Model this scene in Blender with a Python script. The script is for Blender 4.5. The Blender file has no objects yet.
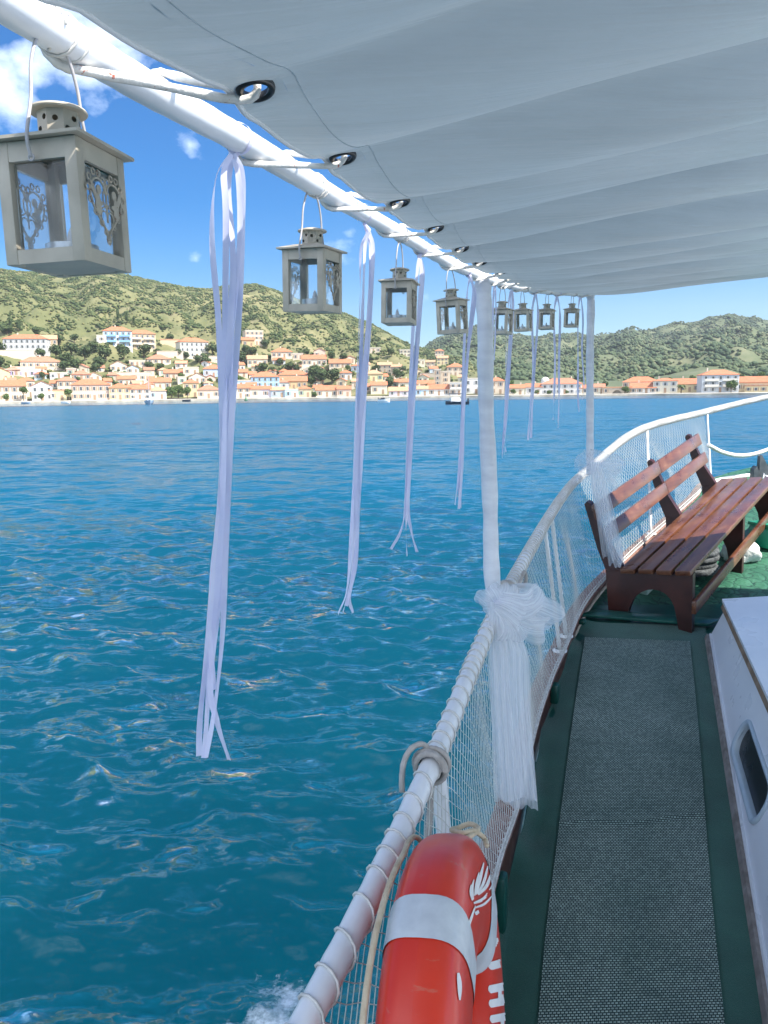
import bpy, bmesh, math, random
import numpy as np
from mathutils import Vector, Matrix

R = math.radians
rnd = random.Random(7)
nrg = np.random.default_rng(11)
SC = bpy.context.scene
COL = SC.collection

# ------------------------------------------------------------------ camera frame
EYE = 3.0
FOC, PITCH, ROLL = 770.0, R(8.85), R(0.70)


def ray(px, py):
    X, V = px - 384.0, py - 512.0
    c, s = math.cos(ROLL), math.sin(ROLL)
    X, V = X * c - V * s, X * s + V * c
    a, b = X / FOC, -V / FOC
    return Vector((a, math.cos(PITCH) + b * math.sin(PITCH), -math.sin(PITCH) + b * math.cos(PITCH)))


def P(px, py, Y):
    r = ray(px, py)
    r = r * (Y / r.y)
    return Vector((r.x, r.y, r.z + EYE))


def PZ(px, py, a, b):
    """where the line of sight meets the sloping plane z = EYE + a + b*y"""
    r = ray(px, py)
    t = a / (r.z - b * r.y)
    return Vector((r.x * t, r.y * t, r.z * t + EYE))


def lerp(a, b, t):
    return a + (b - a) * t


def interp_path(pts, n):
    """Catmull-Rom through pts, n samples"""
    pts = [Vector(p) for p in pts]
    out = []
    m = len(pts) - 1
    for i in range(n):
        u = i / (n - 1) * m
        k = min(int(u), m - 1)
        t = u - k
        p1, p2 = pts[k], pts[k + 1]
        p0 = pts[k - 1] if k > 0 else p1 * 2 - p2
        p3 = pts[k + 2] if k + 2 <= m else p2 * 2 - p1
        out.append(0.5 * ((2 * p1) + (p2 - p0) * t + (2 * p0 - 5 * p1 + 4 * p2 - p3) * t * t + (3 * p1 - p0 - 3 * p2 + p3) * t ** 3))
    return out


class Path:
    """arclength-parametrised polyline"""
    def __init__(self, pts, n=400):
        self.p = interp_path(pts, n)
        self.s = [0.0]
        for a, b in zip(self.p, self.p[1:]):
            self.s.append(self.s[-1] + (b - a).length)
        self.L = self.s[-1]

    def at(self, s):
        s = max(0.0, min(self.L, s))
        k = int(np.searchsorted(self.s, s)) - 1
        k = max(0, min(len(self.p) - 2, k))
        d = self.s[k + 1] - self.s[k]
        return self.p[k].lerp(self.p[k + 1], (s - self.s[k]) / d if d else 0)

    def tan(self, s):
        return (self.at(s + .01) - self.at(s - .01)).normalized()

    def s_at_y(self, y):
        ys = [q.y for q in self.p]
        return float(np.interp(y, ys, self.s))

    def at_y(self, y):
        return self.at(self.s_at_y(y))


# ------------------------------------------------------------------ mesh builder
class MB:
    def __init__(self):
        self.v, self.f, self.m = [], [], []

    def add(self, vs, fs, mi=0):
        o = len(self.v)
        self.v.extend([tuple(q) for q in vs])
        self.f.extend([tuple(i + o for i in q) for q in fs])
        self.m.extend([mi] * len(fs))
        return self

    def box(self, c, hx, hy, hz, mi=0):
        c, hx, hy, hz = Vector(c), Vector(hx), Vector(hy), Vector(hz)
        vs = [c + hx * a + hy * b + hz * d for d in (-1, 1) for b in (-1, 1) for a in (-1, 1)]
        return self.add(vs, [(0, 2, 3, 1), (4, 5, 7, 6), (0, 1, 5, 4), (2, 6, 7, 3), (0, 4, 6, 2), (1, 3, 7, 5)], mi)

    def abox(self, x0, x1, y0, y1, z0, z1, mi=0):
        return self.box(((x0 + x1) / 2, (y0 + y1) / 2, (z0 + z1) / 2), ((x1 - x0) / 2, 0, 0), (0, (y1 - y0) / 2, 0), (0, 0, (z1 - z0) / 2), mi)

    def bbox(self, c, hx, hy, hz, bv, mi=0):
        """box with chamfered edges"""
        bm = bmesh.new()
        bmesh.ops.create_cube(bm, size=2)
        c, hx, hy, hz = Vector(c), Vector(hx), Vector(hy), Vector(hz)
        lx, ly, lz = hx.length, hy.length, hz.length
        for v in bm.verts:
            v.co = Vector((v.co.x * lx, v.co.y * ly, v.co.z * lz))
        bmesh.ops.bevel(bm, geom=bm.edges[:], offset=bv, segments=2, affect='EDGES', profile=.5)
        ux, uy, uz = hx / lx, hy / ly, hz / lz
        bm.verts.index_update()
        vs = [c + ux * v.co.x + uy * v.co.y + uz * v.co.z for v in bm.verts]
        fs = [[v.index for v in f.verts] for f in bm.faces]
        bm.free()
        return self.add(vs, fs, mi)

    def tube(self, pts, r, n=8, closed=False, caps=True, mi=0, flat=1.0):
        pts = [Vector(p) for p in pts]
        N = len(pts)
        rr = r if isinstance(r, (list, tuple)) else [r] * N
        tans = []
        for i in range(N):
            if closed:
                t = pts[(i + 1) % N] - pts[i - 1]
            else:
                t = pts[min(i + 1, N - 1)] - pts[max(i - 1, 0)]
            tans.append(t.normalized() if t.length > 1e-9 else Vector((0, 0, 1)))
        t0 = tans[0]
        ref = Vector((0, 0, 1)) if abs(t0.z) < .9 else Vector((1, 0, 0))
        u = (ref - t0 * ref.dot(t0)).normalized()
        vs, fs = [], []
        for i in range(N):
            t = tans[i]
            u = u - t * u.dot(t)
            u = u.normalized() if u.length > 1e-6 else t.orthogonal().normalized()
            w = t.cross(u)
            for k in range(n):
                a = 2 * math.pi * k / n
                vs.append(pts[i] + (u * math.cos(a) + w * math.sin(a) * flat) * rr[i])
        for i in range(N if closed else N - 1):
            j = (i + 1) % N
            for k in range(n):
                l = (k + 1) % n
                fs.append((i * n + k, i * n + l, j * n + l, j * n + k))
        if caps and not closed:
            fs.append(tuple(range(n - 1, -1, -1)))
            fs.append(tuple((N - 1) * n + k for k in range(n)))
        return self.add(vs, fs, mi)

    def prism(self, poly, o, ux, uy, th, mi=0):
        """extrude a 2-D outline lying in the plane (o, ux, uy) by the vector th"""
        o, ux, uy, th = Vector(o), Vector(ux), Vector(uy), Vector(th)
        n = len(poly)
        vs = [o + ux * a + uy * b for a, b in poly] + [o + ux * a + uy * b + th for a, b in poly]
        fs = [tuple(range(n - 1, -1, -1)), tuple(range(n, 2 * n))]
        fs += [(k, (k + 1) % n, n + (k + 1) % n, n + k) for k in range(n)]
        return self.add(vs, fs, mi)

    def lathe(self, prof, o, n=24, mi=0, ax=(0, 0, 1), ux=(1, 0, 0)):
        o, ax, ux = Vector(o), Vector(ax), Vector(ux)
        uy = ax.cross(ux)
        vs, fs = [], []
        for r, z in prof:
            for k in range(n):
                a = 2 * math.pi * k / n
                vs.append(o + ax * z + (ux * math.cos(a) + uy * math.sin(a)) * r)
        for i in range(len(prof) - 1):
            for k in range(n):
                l = (k + 1) % n
                fs.append((i * n + k, i * n + l, (i + 1) * n + l, (i + 1) * n + k))
        return self.add(vs, fs, mi)

    def ball(self, c, rx, ry, rz, nu=10, nv=7, mi=0):
        prof = [(max(1e-5, math.sin(math.pi * i / nv)), -math.cos(math.pi * i / nv)) for i in range(nv + 1)]
        vs, fs = [], []
        for r, z in prof:
            for k in range(nu):
                a = 2 * math.pi * k / nu
                vs.append((c[0] + rx * r * math.cos(a), c[1] + ry * r * math.sin(a), c[2] + rz * z))
        for i in range(nv):
            for k in range(nu):
                l = (k + 1) % nu
                fs.append((i * nu + k, i * nu + l, (i + 1) * nu + l, (i + 1) * nu + k))
        return self.add(vs, fs, mi)

    def sheet(self, grid, mi=0):
        """grid[i][j] of points -> quads"""
        a, b = len(grid), len(grid[0])
        vs = [q for row in grid for q in row]
        fs = [(i * b + j, i * b + j + 1, (i + 1) * b + j + 1, (i + 1) * b + j) for i in range(a - 1) for j in range(b - 1)]
        return self.add(vs, fs, mi)

    def mesh(self, name, mats, smooth=False, off=(0, 0, 0), recalc=True, angle=None):
        me = bpy.data.meshes.new(name)
        ox, oy, oz = off
        me.from_pydata([(x - ox, y - oy, z - oz) for x, y, z in self.v], [], self.f)
        for m in (mats if isinstance(mats, (list, tuple)) else [mats]):
            me.materials.append(m)
        me.polygons.foreach_set('material_index', self.m)
        if recalc:
            bm = bmesh.new()
            bm.from_mesh(me)
            bmesh.ops.recalc_face_normals(bm, faces=bm.faces[:])
            bm.to_mesh(me)
            bm.free()
        if smooth or angle:
            me.polygons.foreach_set('use_smooth', [True] * len(me.polygons))
            if angle:
                me.set_sharp_from_angle(angle=R(angle))
        me.update()
        return me

    def build(self, name, mats, parent=None, smooth=False, local=False, recalc=True, angle=None, base=None):
        """ONE mesh object.  World coordinates unless local; a child is stored relative to its thing's base."""
        if parent is not None:
            off = (0, 0, 0) if local else tuple(world_base(parent))
        elif local:
            off = (0, 0, 0)
        else:
            if base is None:
                a = np.array(self.v)
                base = (float((a[:, 0].min() + a[:, 0].max()) / 2), float((a[:, 1].min() + a[:, 1].max()) / 2), float(a[:, 2].min()))
            off = tuple(base)
        o = bpy.data.objects.new(name, self.mesh(name, mats, smooth, off, recalc, angle))
        COL.objects.link(o)
        if parent is not None:
            o.parent = parent
        elif not local:
            o.location = off
        return o


def world_base(o):
    while o.parent is not None:
        o = o.parent
    return Vector(o.location)


def tag(o, label=None, cat=None, group=None, kind=None):
    if label:
        o['label'] = label
    if cat:
        o['category'] = cat
    if group:
        o['group'] = group
    if kind:
        o['kind'] = kind
    return o


def thing(name, label, cat, loc=(0, 0, 0), rz=0.0, group=None):
    o = bpy.data.objects.new(name, None)
    o.empty_display_size = .1
    COL.objects.link(o)
    o.location = loc
    o.rotation_euler = (0, 0, rz)
    return tag(o, label, cat, group)


def copy_tree(o, parent=None):
    c = o.copy()
    COL.objects.link(c)
    if parent is not None:
        c.parent = parent
    for ch in list(o.children):
        copy_tree(ch, c)
    return c


# ------------------------------------------------------------------ materials
class NT:
    def __init__(self, name):
        self.mat = bpy.data.materials.new(name)
        self.mat.use_nodes = True
        self.t = self.mat.node_tree
        self.t.nodes.clear()
        self.out = self.n('ShaderNodeOutputMaterial')

    def n(self, typ, **kw):
        x = self.t.nodes.new(typ)
        for k, v in kw.items():
            if k.startswith('i_'):
                key = k[2:]
                key = int(key) if key.isdigit() else key.replace('_', ' ')
                x.inputs[key].default_value = v
            else:
                setattr(x, k, v)
        return x

    def l(self, a, b):
        self.t.links.new(a, b)

    def coords(self, scale=(1, 1, 1), rot=(0, 0, 0), space='Object'):
        tc = self.n('ShaderNodeTexCoord')
        mp = self.n('ShaderNodeMapping')
        mp.inputs['Scale'].default_value = scale
        mp.inputs['Rotation'].default_value = rot
        self.l(tc.outputs[space], mp.inputs['Vector'])
        return mp.outputs[0]

    def noise(self, vec, scale, detail=4, rough=.55):
        x = self.n('ShaderNodeTexNoise')
        x.inputs['Scale'].default_value = scale
        x.inputs['Detail'].default_value = detail
        x.inputs['Roughness'].default_value = rough
        if vec is not None:
            self.l(vec, x.inputs['Vector'])
        return x.outputs['Fac']

    def ramp(self, fac, stops, interp='LINEAR'):
        x = self.n('ShaderNodeValToRGB')
        x.color_ramp.interpolation = interp
        e = x.color_ramp.elements
        while len(e) < len(stops):
            e.new(.5)
        for k, (p, c) in enumerate(stops):
            e[k].position = p
            e[k].color = (*c, 1) if len(c) == 3 else c
        self.l(fac, x.inputs[0])
        return x.outputs[0]

    def math(self, op, a, b=None, clamp=False):
        x = self.n('ShaderNodeMath', operation=op)
        x.use_clamp = clamp
        for i, q in enumerate((a, b)):
            if q is None:
                continue
            if isinstance(q, (int, float)):
                x.inputs[i].default_value = q
            else:
                self.l(q, x.inputs[i])
        return x.outputs[0]

    def mix(self, fac, a, b, typ='MIX'):
        x = self.n('ShaderNodeMix', data_type='RGBA', blend_type=typ)
        for i, q in ((0, fac), (6, a), (7, b)):
            if isinstance(q, (int, float)):
                x.inputs[i].default_value = q
            elif isinstance(q, tuple):
                x.inputs[i].default_value = (*q, 1)
            else:
                self.l(q, x.inputs[i])
        return x.outputs[2]

    def bump(self, h, strength=.3, dist=.01, normal=None):
        x = self.n('ShaderNodeBump')
        x.inputs['Strength'].default_value = strength
        x.inputs['Distance'].default_value = dist
        self.l(h, x.inputs['Height'])
        if normal is not None:
            self.l(normal, x.inputs['Normal'])
        return x.outputs[0]

    def bsdf(self, color=None, rough=.5, normal=None, **kw):
        x = self.n('ShaderNodeBsdfPrincipled')
        if color is not None:
            if isinstance(color, tuple):
                x.inputs['Base Color'].default_value = (*color, 1)
            else:
                self.l(color, x.inputs['Base Color'])
        if isinstance(rough, (int, float)):
            x.inputs['Roughness'].default_value = rough
        else:
            self.l(rough, x.inputs['Roughness'])
        if normal is not None:
            self.l(normal, x.inputs['Normal'])
        for k, v in kw.items():
            x.inputs[k.replace('_', ' ')].default_value = v
        return x

    def done(self, shader):
        self.l(shader if not hasattr(shader, 'outputs') else shader.outputs[0], self.out.inputs[0])
        return self.mat


def pmat(name, c1, c2, scale=20, rough=.5, bump=.15, bscale=60, bdist=.002, lo=.35, hi=.65, spots=None, stretch=(1, 1, 1), **kw):
    """two-tone noise colour + fine bump (+ optional spots: (colour, scale, threshold))"""
    t = NT(name)
    v = t.coords(stretch)
    col = t.ramp(t.noise(v, scale, 5), [(lo, c1), (hi, c2)])
    if spots:
        sc, ss, th = spots
        m = t.ramp(t.noise(v, ss, 6, .65), [(th, (0, 0, 0)), (th + .04, (1, 1, 1))])
        col = t.mix(m, col, sc)
    nm = t.bump(t.noise(v, bscale, 4), bump, bdist) if bump else None
    rg = t.math('ADD', t.math('MULTIPLY', t.noise(v, scale * 1.7, 3), .25), rough - .12)
    return t.done(t.bsdf(col, rg, nm, **kw))

# ------------------------------------------------------------------ light: sky + sun
SUN_EL, SUN_AZ = R(50), math.atan2(.90, -.43)      # azimuth from +Y towards +X
W = bpy.data.worlds.new("World")
SC.world = W
W.use_nodes = True
wt = W.node_tree
wt.nodes.clear()


def wn(typ, **kw):
    x = wt.nodes.new(typ)
    for k, v in kw.items():
        setattr(x, k, v)
    return x


sky = wn('ShaderNodeTexSky', sky_type='NISHITA')
sky.sun_disc = False
sky.sun_elevation = SUN_EL
sky.sun_rotation = SUN_AZ
sky.altitude = 0
sky.air_density = 1.0
sky.dust_density = 0.0
sky.ozone_density = 3.0
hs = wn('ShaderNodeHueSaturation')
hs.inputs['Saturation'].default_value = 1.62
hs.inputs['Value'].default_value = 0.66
wt.links.new(sky.outputs[0], hs.inputs['Color'])
clr = wn('ShaderNodeMix', data_type='RGBA', blend_type='MULTIPLY')
clr.inputs[0].default_value = 1.0
wt.links.new(hs.outputs[0], clr.inputs[6])
clr.inputs[7].default_value = (.88, .96, 1.12, 1)
# scattered small cumulus: noise on the view direction, thicker where the photo has its clouds
tc = wn('ShaderNodeTexCoord')
cn = wn('ShaderNodeTexNoise')
cn.inputs['Scale'].default_value = 7.0
cn.inputs['Detail'].default_value = 7
cn.inputs['Roughness'].default_value = .58
cm = wn('ShaderNodeMapping')
cm.inputs['Scale'].default_value = (1, 1, 1.5)
wt.links.new(tc.outputs['Generated'], cm.inputs['Vector'])
wt.links.new(cm.outputs[0], cn.inputs['Vector'])


def wmath(op, a, b=None, clamp=False):
    x = wn('ShaderNodeMath', operation=op)
    x.use_clamp = clamp
    for i, q in enumerate((a, b)):
        if q is None:
            continue
        if isinstance(q, (int, float)):
            x.inputs[i].default_value = q
        else:
            wt.links.new(q, x.inputs[i])
    return x.outputs[0]


tot = None
for px, py, rad, amp in [(-8, 88, .06, .8), (25, 70, .04, .5), (105, 5, .11, .75), (150, 40, .06, .5), (190, 145, .035, .75), (196, 258, .022, .7), (275, 128, .05, .6), (350, 232, .03, .55),
                         (-260, 180, .2, .8), (1100, 120, .22, .7), (1300, 260, .25, .7), (600, -600, .4, .6)]:
    d = ray(px, py).normalized()
    vm = wn('ShaderNodeVectorMath', operation='DISTANCE')
    wt.links.new(tc.outputs['Generated'], vm.inputs[0])
    vm.inputs[1].default_value = d
    g = wmath('MULTIPLY', wmath('SUBTRACT', 1.0, wmath('DIVIDE', vm.outputs['Value'], rad), True), amp)
    tot = g if tot is None else wmath('MAXIMUM', tot, g)
dens = wmath('MULTIPLY', wmath('SUBTRACT', wmath('ADD', cn.outputs['Fac'], wmath('MULTIPLY', tot, .36)), .62), 3.4, True)
# a bank of unseen bright cloud, added behind the camera to fill the shade
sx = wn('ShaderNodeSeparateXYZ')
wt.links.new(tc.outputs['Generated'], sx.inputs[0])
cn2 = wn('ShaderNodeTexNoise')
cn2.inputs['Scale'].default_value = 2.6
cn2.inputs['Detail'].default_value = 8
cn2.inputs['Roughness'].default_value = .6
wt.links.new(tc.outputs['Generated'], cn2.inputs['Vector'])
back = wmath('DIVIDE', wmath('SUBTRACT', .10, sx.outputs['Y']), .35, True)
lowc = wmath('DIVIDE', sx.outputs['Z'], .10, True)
fill_bank = wmath('MULTIPLY', wmath('MULTIPLY', wmath('SUBTRACT', cn2.outputs['Fac'], .36), 5.0, True), wmath('MULTIPLY', back, lowc))
dens = wmath('MAXIMUM', dens, fill_bank)
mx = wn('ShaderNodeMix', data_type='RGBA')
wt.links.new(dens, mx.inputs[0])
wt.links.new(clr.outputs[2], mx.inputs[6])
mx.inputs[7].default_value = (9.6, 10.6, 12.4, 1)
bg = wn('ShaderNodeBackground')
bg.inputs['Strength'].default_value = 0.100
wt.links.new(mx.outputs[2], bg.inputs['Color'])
wo = wn('ShaderNodeOutputWorld')
wt.links.new(bg.outputs[0], wo.inputs[0])

sl = bpy.data.lights.new('sun', 'SUN')
sl.energy = 4.9
sl.angle = R(0.55)
sl.color = (1.0, .95, .86)
so = bpy.data.objects.new('sun', sl)
COL.objects.link(so)
sd = Vector((math.sin(SUN_AZ) * math.cos(SUN_EL), math.cos(SUN_AZ) * math.cos(SUN_EL), math.sin(SUN_EL)))
so.rotation_euler = sd.to_track_quat('Z', 'Y').to_euler()
so.location = (20, -10, 40)

# ------------------------------------------------------------------ water
SHORE = 360.0


def build_water():
    # fine polar sheet: dense where waves are large in view, coarse all round
    az = np.concatenate([np.linspace(-180, -42, 30)[:-1], np.linspace(-42, 42, 860), np.linspace(42, 180, 30)[1:]])
    az = np.radians(az)
    pyv = np.concatenate([[2.5, 3.2, 4.0, 5], np.arange(6, 1010, .8)])[::-1]     # pixels below the horizon
    r = EYE / (pyv / 770.0)
    r = np.concatenate([[0.3, 1.0, 1.7, 2.1], r[r > 2.25]])
    r[-1] = 1500.0
    RR, AA = np.meshgrid(r, az, indexing='ij')
    X, Y = RR * np.sin(AA), RR * np.cos(AA)
    dr = np.gradient(r)[:, None]
    UN = np.zeros_like(X)
    Z = np.zeros_like(X)
    DX = np.zeros_like(X)
    DY = np.zeros_like(X)
    N = 130
    g = np.random.default_rng(5)
    lam = np.exp(g.uniform(math.log(.09), math.log(6.0), N))
    th = R(202) + g.normal(0, .62, N)
    w = np.exp(-((np.log(lam) - math.log(.42)) / 1.2) ** 2)
    slope = .37 * w / math.sqrt((w ** 2).sum()) * g.uniform(.6, 1.3, N)
    ph = g.uniform(0, 6.28, N)
    for L, t, s, p in zip(lam, th, slope, ph):
        k = 2 * math.pi / L
        fade = np.clip((L / dr - 2.2) / 3.0, 0, 1)
        a = s / k * fade
        UN += s * s / 2 * (1 - fade) ** 2
        arg = k * (X * math.sin(t) + Y * math.cos(t)) + p
        Z += a * np.sin(arg)
        q = .72 * a * np.cos(arg)
        DX += q * math.sin(t)
        DY += q * math.cos(t)
    far = np.clip((RR - 2) / 2, 0, 1)
    X2, Y2 = X + DX * far, Y + DY * far
    n0, n1 = X.shape
    co = np.stack([X2, Y2, Z * far], -1).reshape(-1, 3)
    idx = np.arange(n0 * n1).reshape(n0, n1)
    q = np.stack([idx[:-1, :-1], idx[1:, :-1], idx[1:, 1:], idx[:-1, 1:]], -1).reshape(-1, 4)
    me = bpy.data.meshes.new('water')
    me.vertices.add(len(co))
    me.vertices.foreach_set('co', co.astype(np.float32).ravel())
    me.loops.add(q.size)
    me.loops.foreach_set('vertex_index', q[:, ::-1].ravel().astype(np.int32))
    me.polygons.add(len(q))
    me.polygons.foreach_set('loop_start', (np.arange(len(q)) * 4).astype(np.int32))
    me.polygons.foreach_set('use_smooth', np.ones(len(q), bool))
    me.update(calc_edges=True)
    me.validate()
    # where the bow wave froths along the hull
    a = PZ(262, 1060, -EYE, 0)
    b = PZ(330, 955, -EYE, 0)
    ab = np.array([b.x - a.x, b.y - a.y])
    L = np.hypot(*ab)
    ab = ab / L
    nx = np.array([ab[1], -ab[0]])
    s = (co[:, 0] - a.x) * ab[0] + (co[:, 1] - a.y) * ab[1]
    d = (co[:, 0] - a.x) * nx[0] + (co[:, 1] - a.y) * nx[1]
    foam = np.clip(1 - np.abs(d + .08) / .55, 0, 1) * np.clip((L * 1.05 - s) / .35, 0, 1) * np.clip((s + 6) / 3, 0, 1)
    at = me.attributes.new('foam', 'FLOAT', 'POINT')
    at.data.foreach_set('value', foam.astype(np.float32))
    at = me.attributes.new('unres', 'FLOAT', 'POINT')
    at.data.foreach_set('value', np.clip(np.sqrt(UN).ravel() / .24, 0, 1).astype(np.float32))
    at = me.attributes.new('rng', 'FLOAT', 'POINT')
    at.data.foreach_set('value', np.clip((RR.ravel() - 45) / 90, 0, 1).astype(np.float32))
    at = me.attributes.new('crest', 'FLOAT', 'POINT')
    at.data.foreach_set('value', np.clip(co[:, 2] / .16 + .5, 0, 1).astype(np.float32))
    t = NT('sea_water')
    v = t.coords((1, 1, 1))
    v2 = t.coords((.55, 1.25, 1), (0, 0, R(-18)))
    big = t.noise(v2, .06, 4)
    cr = t.n('ShaderNodeAttribute', attribute_name='crest').outputs['Fac']
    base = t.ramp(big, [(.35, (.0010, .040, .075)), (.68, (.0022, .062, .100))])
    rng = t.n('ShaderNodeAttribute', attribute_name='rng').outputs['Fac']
    base = t.mix(rng, base, (.008, .115, .215))  # bluer and lighter far off: reflected sky put into the body colour
    base = t.mix(t.math('MULTIPLY', t.math('POWER', cr, 2.2), .8), base, (.004, .10, .13))
    geo = t.n('ShaderNodeNewGeometry')
    farn = t.n('ShaderNodeAttribute', attribute_name='unres').outputs['Fac']
    nm = geo.outputs['Normal']
    # unresolved ripples: tilt the normal by noise, more where the mesh no longer carries the waves
    for sc, k0, k1, dt in ((.20, .12, .60, 3), (1.15, 1.05, 1.05, 3), (4.2, 2.2, 1.0, 4), (10.0, 1.1, .3, 5)):
        x = t.n('ShaderNodeTexNoise')
        x.inputs['Scale'].default_value = sc
        x.inputs['Detail'].default_value = dt
        t.l(v2, x.inputs['Vector'])
        sbt = t.n('ShaderNodeVectorMath', operation='SUBTRACT')
        t.l(x.outputs['Color'], sbt.inputs[0])
        sbt.inputs[1].default_value = (.5, .5, .5)
        mlt = t.n('ShaderNodeVectorMath', operation='MULTIPLY')
        t.l(sbt.outputs[0], mlt.inputs[0])
        mlt.inputs[1].default_value = (1, 1, 0)
        scl = t.n('ShaderNodeVectorMath', operation='SCALE')
        t.l(mlt.outputs[0], scl.inputs[0])
        t.l(t.math('ADD', t.math('MULTIPLY', farn, k1 - k0), k0), scl.inputs['Scale'])
        ad = t.n('ShaderNodeVectorMath', operation='ADD')
        t.l(nm, ad.inputs[0])
        t.l(scl.outputs[0], ad.inputs[1])
        nm = ad.outputs[0]
    nz_ = t.n('ShaderNodeVectorMath', operation='NORMALIZE')
    t.l(nm, nz_.inputs[0])
    nm = nz_.outputs[0]
    fo = t.n('ShaderNodeAttribute', attribute_name='foam').outputs['Fac']
    fn = t.noise(v, 13, 8, .7)
    fn2 = t.noise(v, 3.1, 4, .6)
    fm = t.math('MULTIPLY', t.math('SUBTRACT', t.math('ADD', t.math('MULTIPLY', fo, .55), t.math('MULTIPLY', t.math('ADD', fn, t.math('MULTIPLY', fn2, .6)), .75)), .99), 4.5, True)
    fm = t.math('MULTIPLY', fm, t.math('MULTIPLY', fo, 6, True))
    # clear surface: mirror by Fresnel, otherwise look down into the water; a little turbid body colour
    dt_ = t.n('ShaderNodeVectorMath', operation='DOT_PRODUCT')
    t.l(nm, dt_.inputs[0])
    t.l(geo.outputs['Incoming'], dt_.inputs[1])
    fres = t.math('ADD', t.math('MULTIPLY', t.math('POWER', t.math('SUBTRACT', 1.0, t.math('ABSOLUTE', dt_.outputs['Value']), True), 5.0), .98), .02)
    gls = t.n('ShaderNodeBsdfGlossy')
    gls.inputs['Color'].default_value = (.86, .95, 1.0, 1)
    t.l(t.math('ADD', t.math('MULTIPLY', farn, .16), .04), gls.inputs['Roughness'])
    t.l(nm, gls.inputs['Normal'])
    tra = t.n('ShaderNodeBsdfTransparent')
    tra.inputs['Color'].default_value = (.93, .97, .98, 1)
    dif = t.n('ShaderNodeBsdfDiffuse')
    t.l(base, dif.inputs['Color'])
    m0 = t.n('ShaderNodeMixShader')
    m0.inputs[0].default_value = .09
    t.l(tra.outputs[0], m0.inputs[1])
    t.l(dif.outputs[0], m0.inputs[2])
    wat = t.n('ShaderNodeMixShader')
    t.l(t.math('MULTIPLY', fres, t.math('SUBTRACT', 1.0, t.math('MULTIPLY', farn, .42))), wat.inputs[0])
    t.l(m0.outputs[0], wat.inputs[1])
    t.l(gls.outputs[0], wat.inputs[2])
    fbs = t.bsdf((.78, .84, .86), .6, t.bump(fn, .6, .03))
    ms = t.n('ShaderNodeMixShader')
    t.l(fm, ms.inputs[0])
    t.l(wat.outputs[0], ms.inputs[1])
    t.l(fbs.outputs[0], ms.inputs[2])
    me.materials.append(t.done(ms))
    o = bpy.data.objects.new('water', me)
    COL.objects.link(o)
    tag(o, 'rippled deep teal sea water of the bay', kind='structure')

    # the bed far below, what one sees where the surface does not mirror
    t = NT('deep_seabed')
    v = t.coords()
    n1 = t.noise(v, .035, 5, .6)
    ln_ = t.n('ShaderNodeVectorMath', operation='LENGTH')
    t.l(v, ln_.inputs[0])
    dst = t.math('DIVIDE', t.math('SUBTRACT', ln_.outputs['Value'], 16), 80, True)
    cb = t.mix(dst, t.ramp(n1, [(.35, (.0010, .036, .057)), (.68, (.0024, .056, .080))]), (.007, .104, .182))  # brightens with distance, painted in place of sky mirrored by the far water
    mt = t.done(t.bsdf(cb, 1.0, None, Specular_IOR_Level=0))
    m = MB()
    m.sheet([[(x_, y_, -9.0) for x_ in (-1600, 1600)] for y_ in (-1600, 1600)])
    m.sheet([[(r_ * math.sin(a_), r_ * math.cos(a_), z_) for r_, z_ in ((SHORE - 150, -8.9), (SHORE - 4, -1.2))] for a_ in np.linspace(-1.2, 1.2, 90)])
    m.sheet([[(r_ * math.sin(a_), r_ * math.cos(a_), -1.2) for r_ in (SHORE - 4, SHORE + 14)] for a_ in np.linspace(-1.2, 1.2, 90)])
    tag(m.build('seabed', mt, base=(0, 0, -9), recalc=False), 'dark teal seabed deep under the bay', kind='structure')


build_water()

# ------------------------------------------------------------------ far shore: terrain
def px2az(px):
    d = ray(px, 391)
    return math.atan2(d.x, d.y)


def horizon_py(px):
    # row of the horizon in column px
    return 391.9 + (384 - px) * math.tan(ROLL)


HILL = [(-420, 300), (-300, 288), (-150, 279), (0, 271), (40, 274), (85, 276), (130, 274), (150, 280), (185, 287), (215, 290), (240, 287), (262, 285), (290, 295), (320, 308), (350, 315), (375, 325), (405, 342), (418, 349), (428, 350), (446, 353), (470, 363), (492, 374), (512, 382), (535, 391), (1400, 391)]
MOUN = [(-420, 340), (300, 352), (400, 358), (425, 351), (440, 341), (455, 333), (470, 330), (495, 331), (512, 336), (545, 338), (590, 338), (620, 335), (650, 331), (690, 323), (724, 318), (745, 320), (768, 322), (800, 326), (850, 335), (950, 343), (1100, 352), (1400, 370)]


def fbm2(x, y, seed, octs=5, f0=1.0):
    g = np.random.default_rng(seed)
    out = np.zeros_like(x)
    amp, f = 1.0, f0
    for _ in range(octs):
        for _k in range(4):
            a = g.uniform(0, 6.283)
            p = g.uniform(0, 6.283, 2)
            out += amp * .5 * np.sin(f * (x * math.cos(a) + y * math.sin(a)) + p[0] + 1.3 * np.sin(f * .6 * (y * math.cos(a) - x * math.sin(a)) + p[1]))
        amp *= .5
        f *= 2.03
    return out


def terr_height(az, r, ridge, Rr, D0, z0, seed, nz):
    """height at azimuth az (rad), distance r"""
    px = 384 + np.tan(az) * 770 / .99
    ry = np.interp(px, [p for p, _ in ridge], [q for _, q in ridge])
    H = EYE + (horizon_py(px) - ry) / 770.0 * Rr * np.cos(az) * .97
    H = np.maximum(H, z0 + .4)
    t = np.clip((r - D0) / (Rr - D0), 0, 1)
    g = t ** 1.04
    z = z0 + (H - z0) * g
    over = np.clip((r - Rr) / (Rr * .5), 0, 1)
    z = z - (H - z0) * over ** 1.3 * .9
    n = fbm2(r * np.sin(az), r * np.cos(az), seed, 5, 2 * math.pi / (nz * 14))
    z = z + n * nz * (t * (1 - t) * 4) ** .8 * np.clip((H - z0) / 40, 0, 1)
    return z


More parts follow.
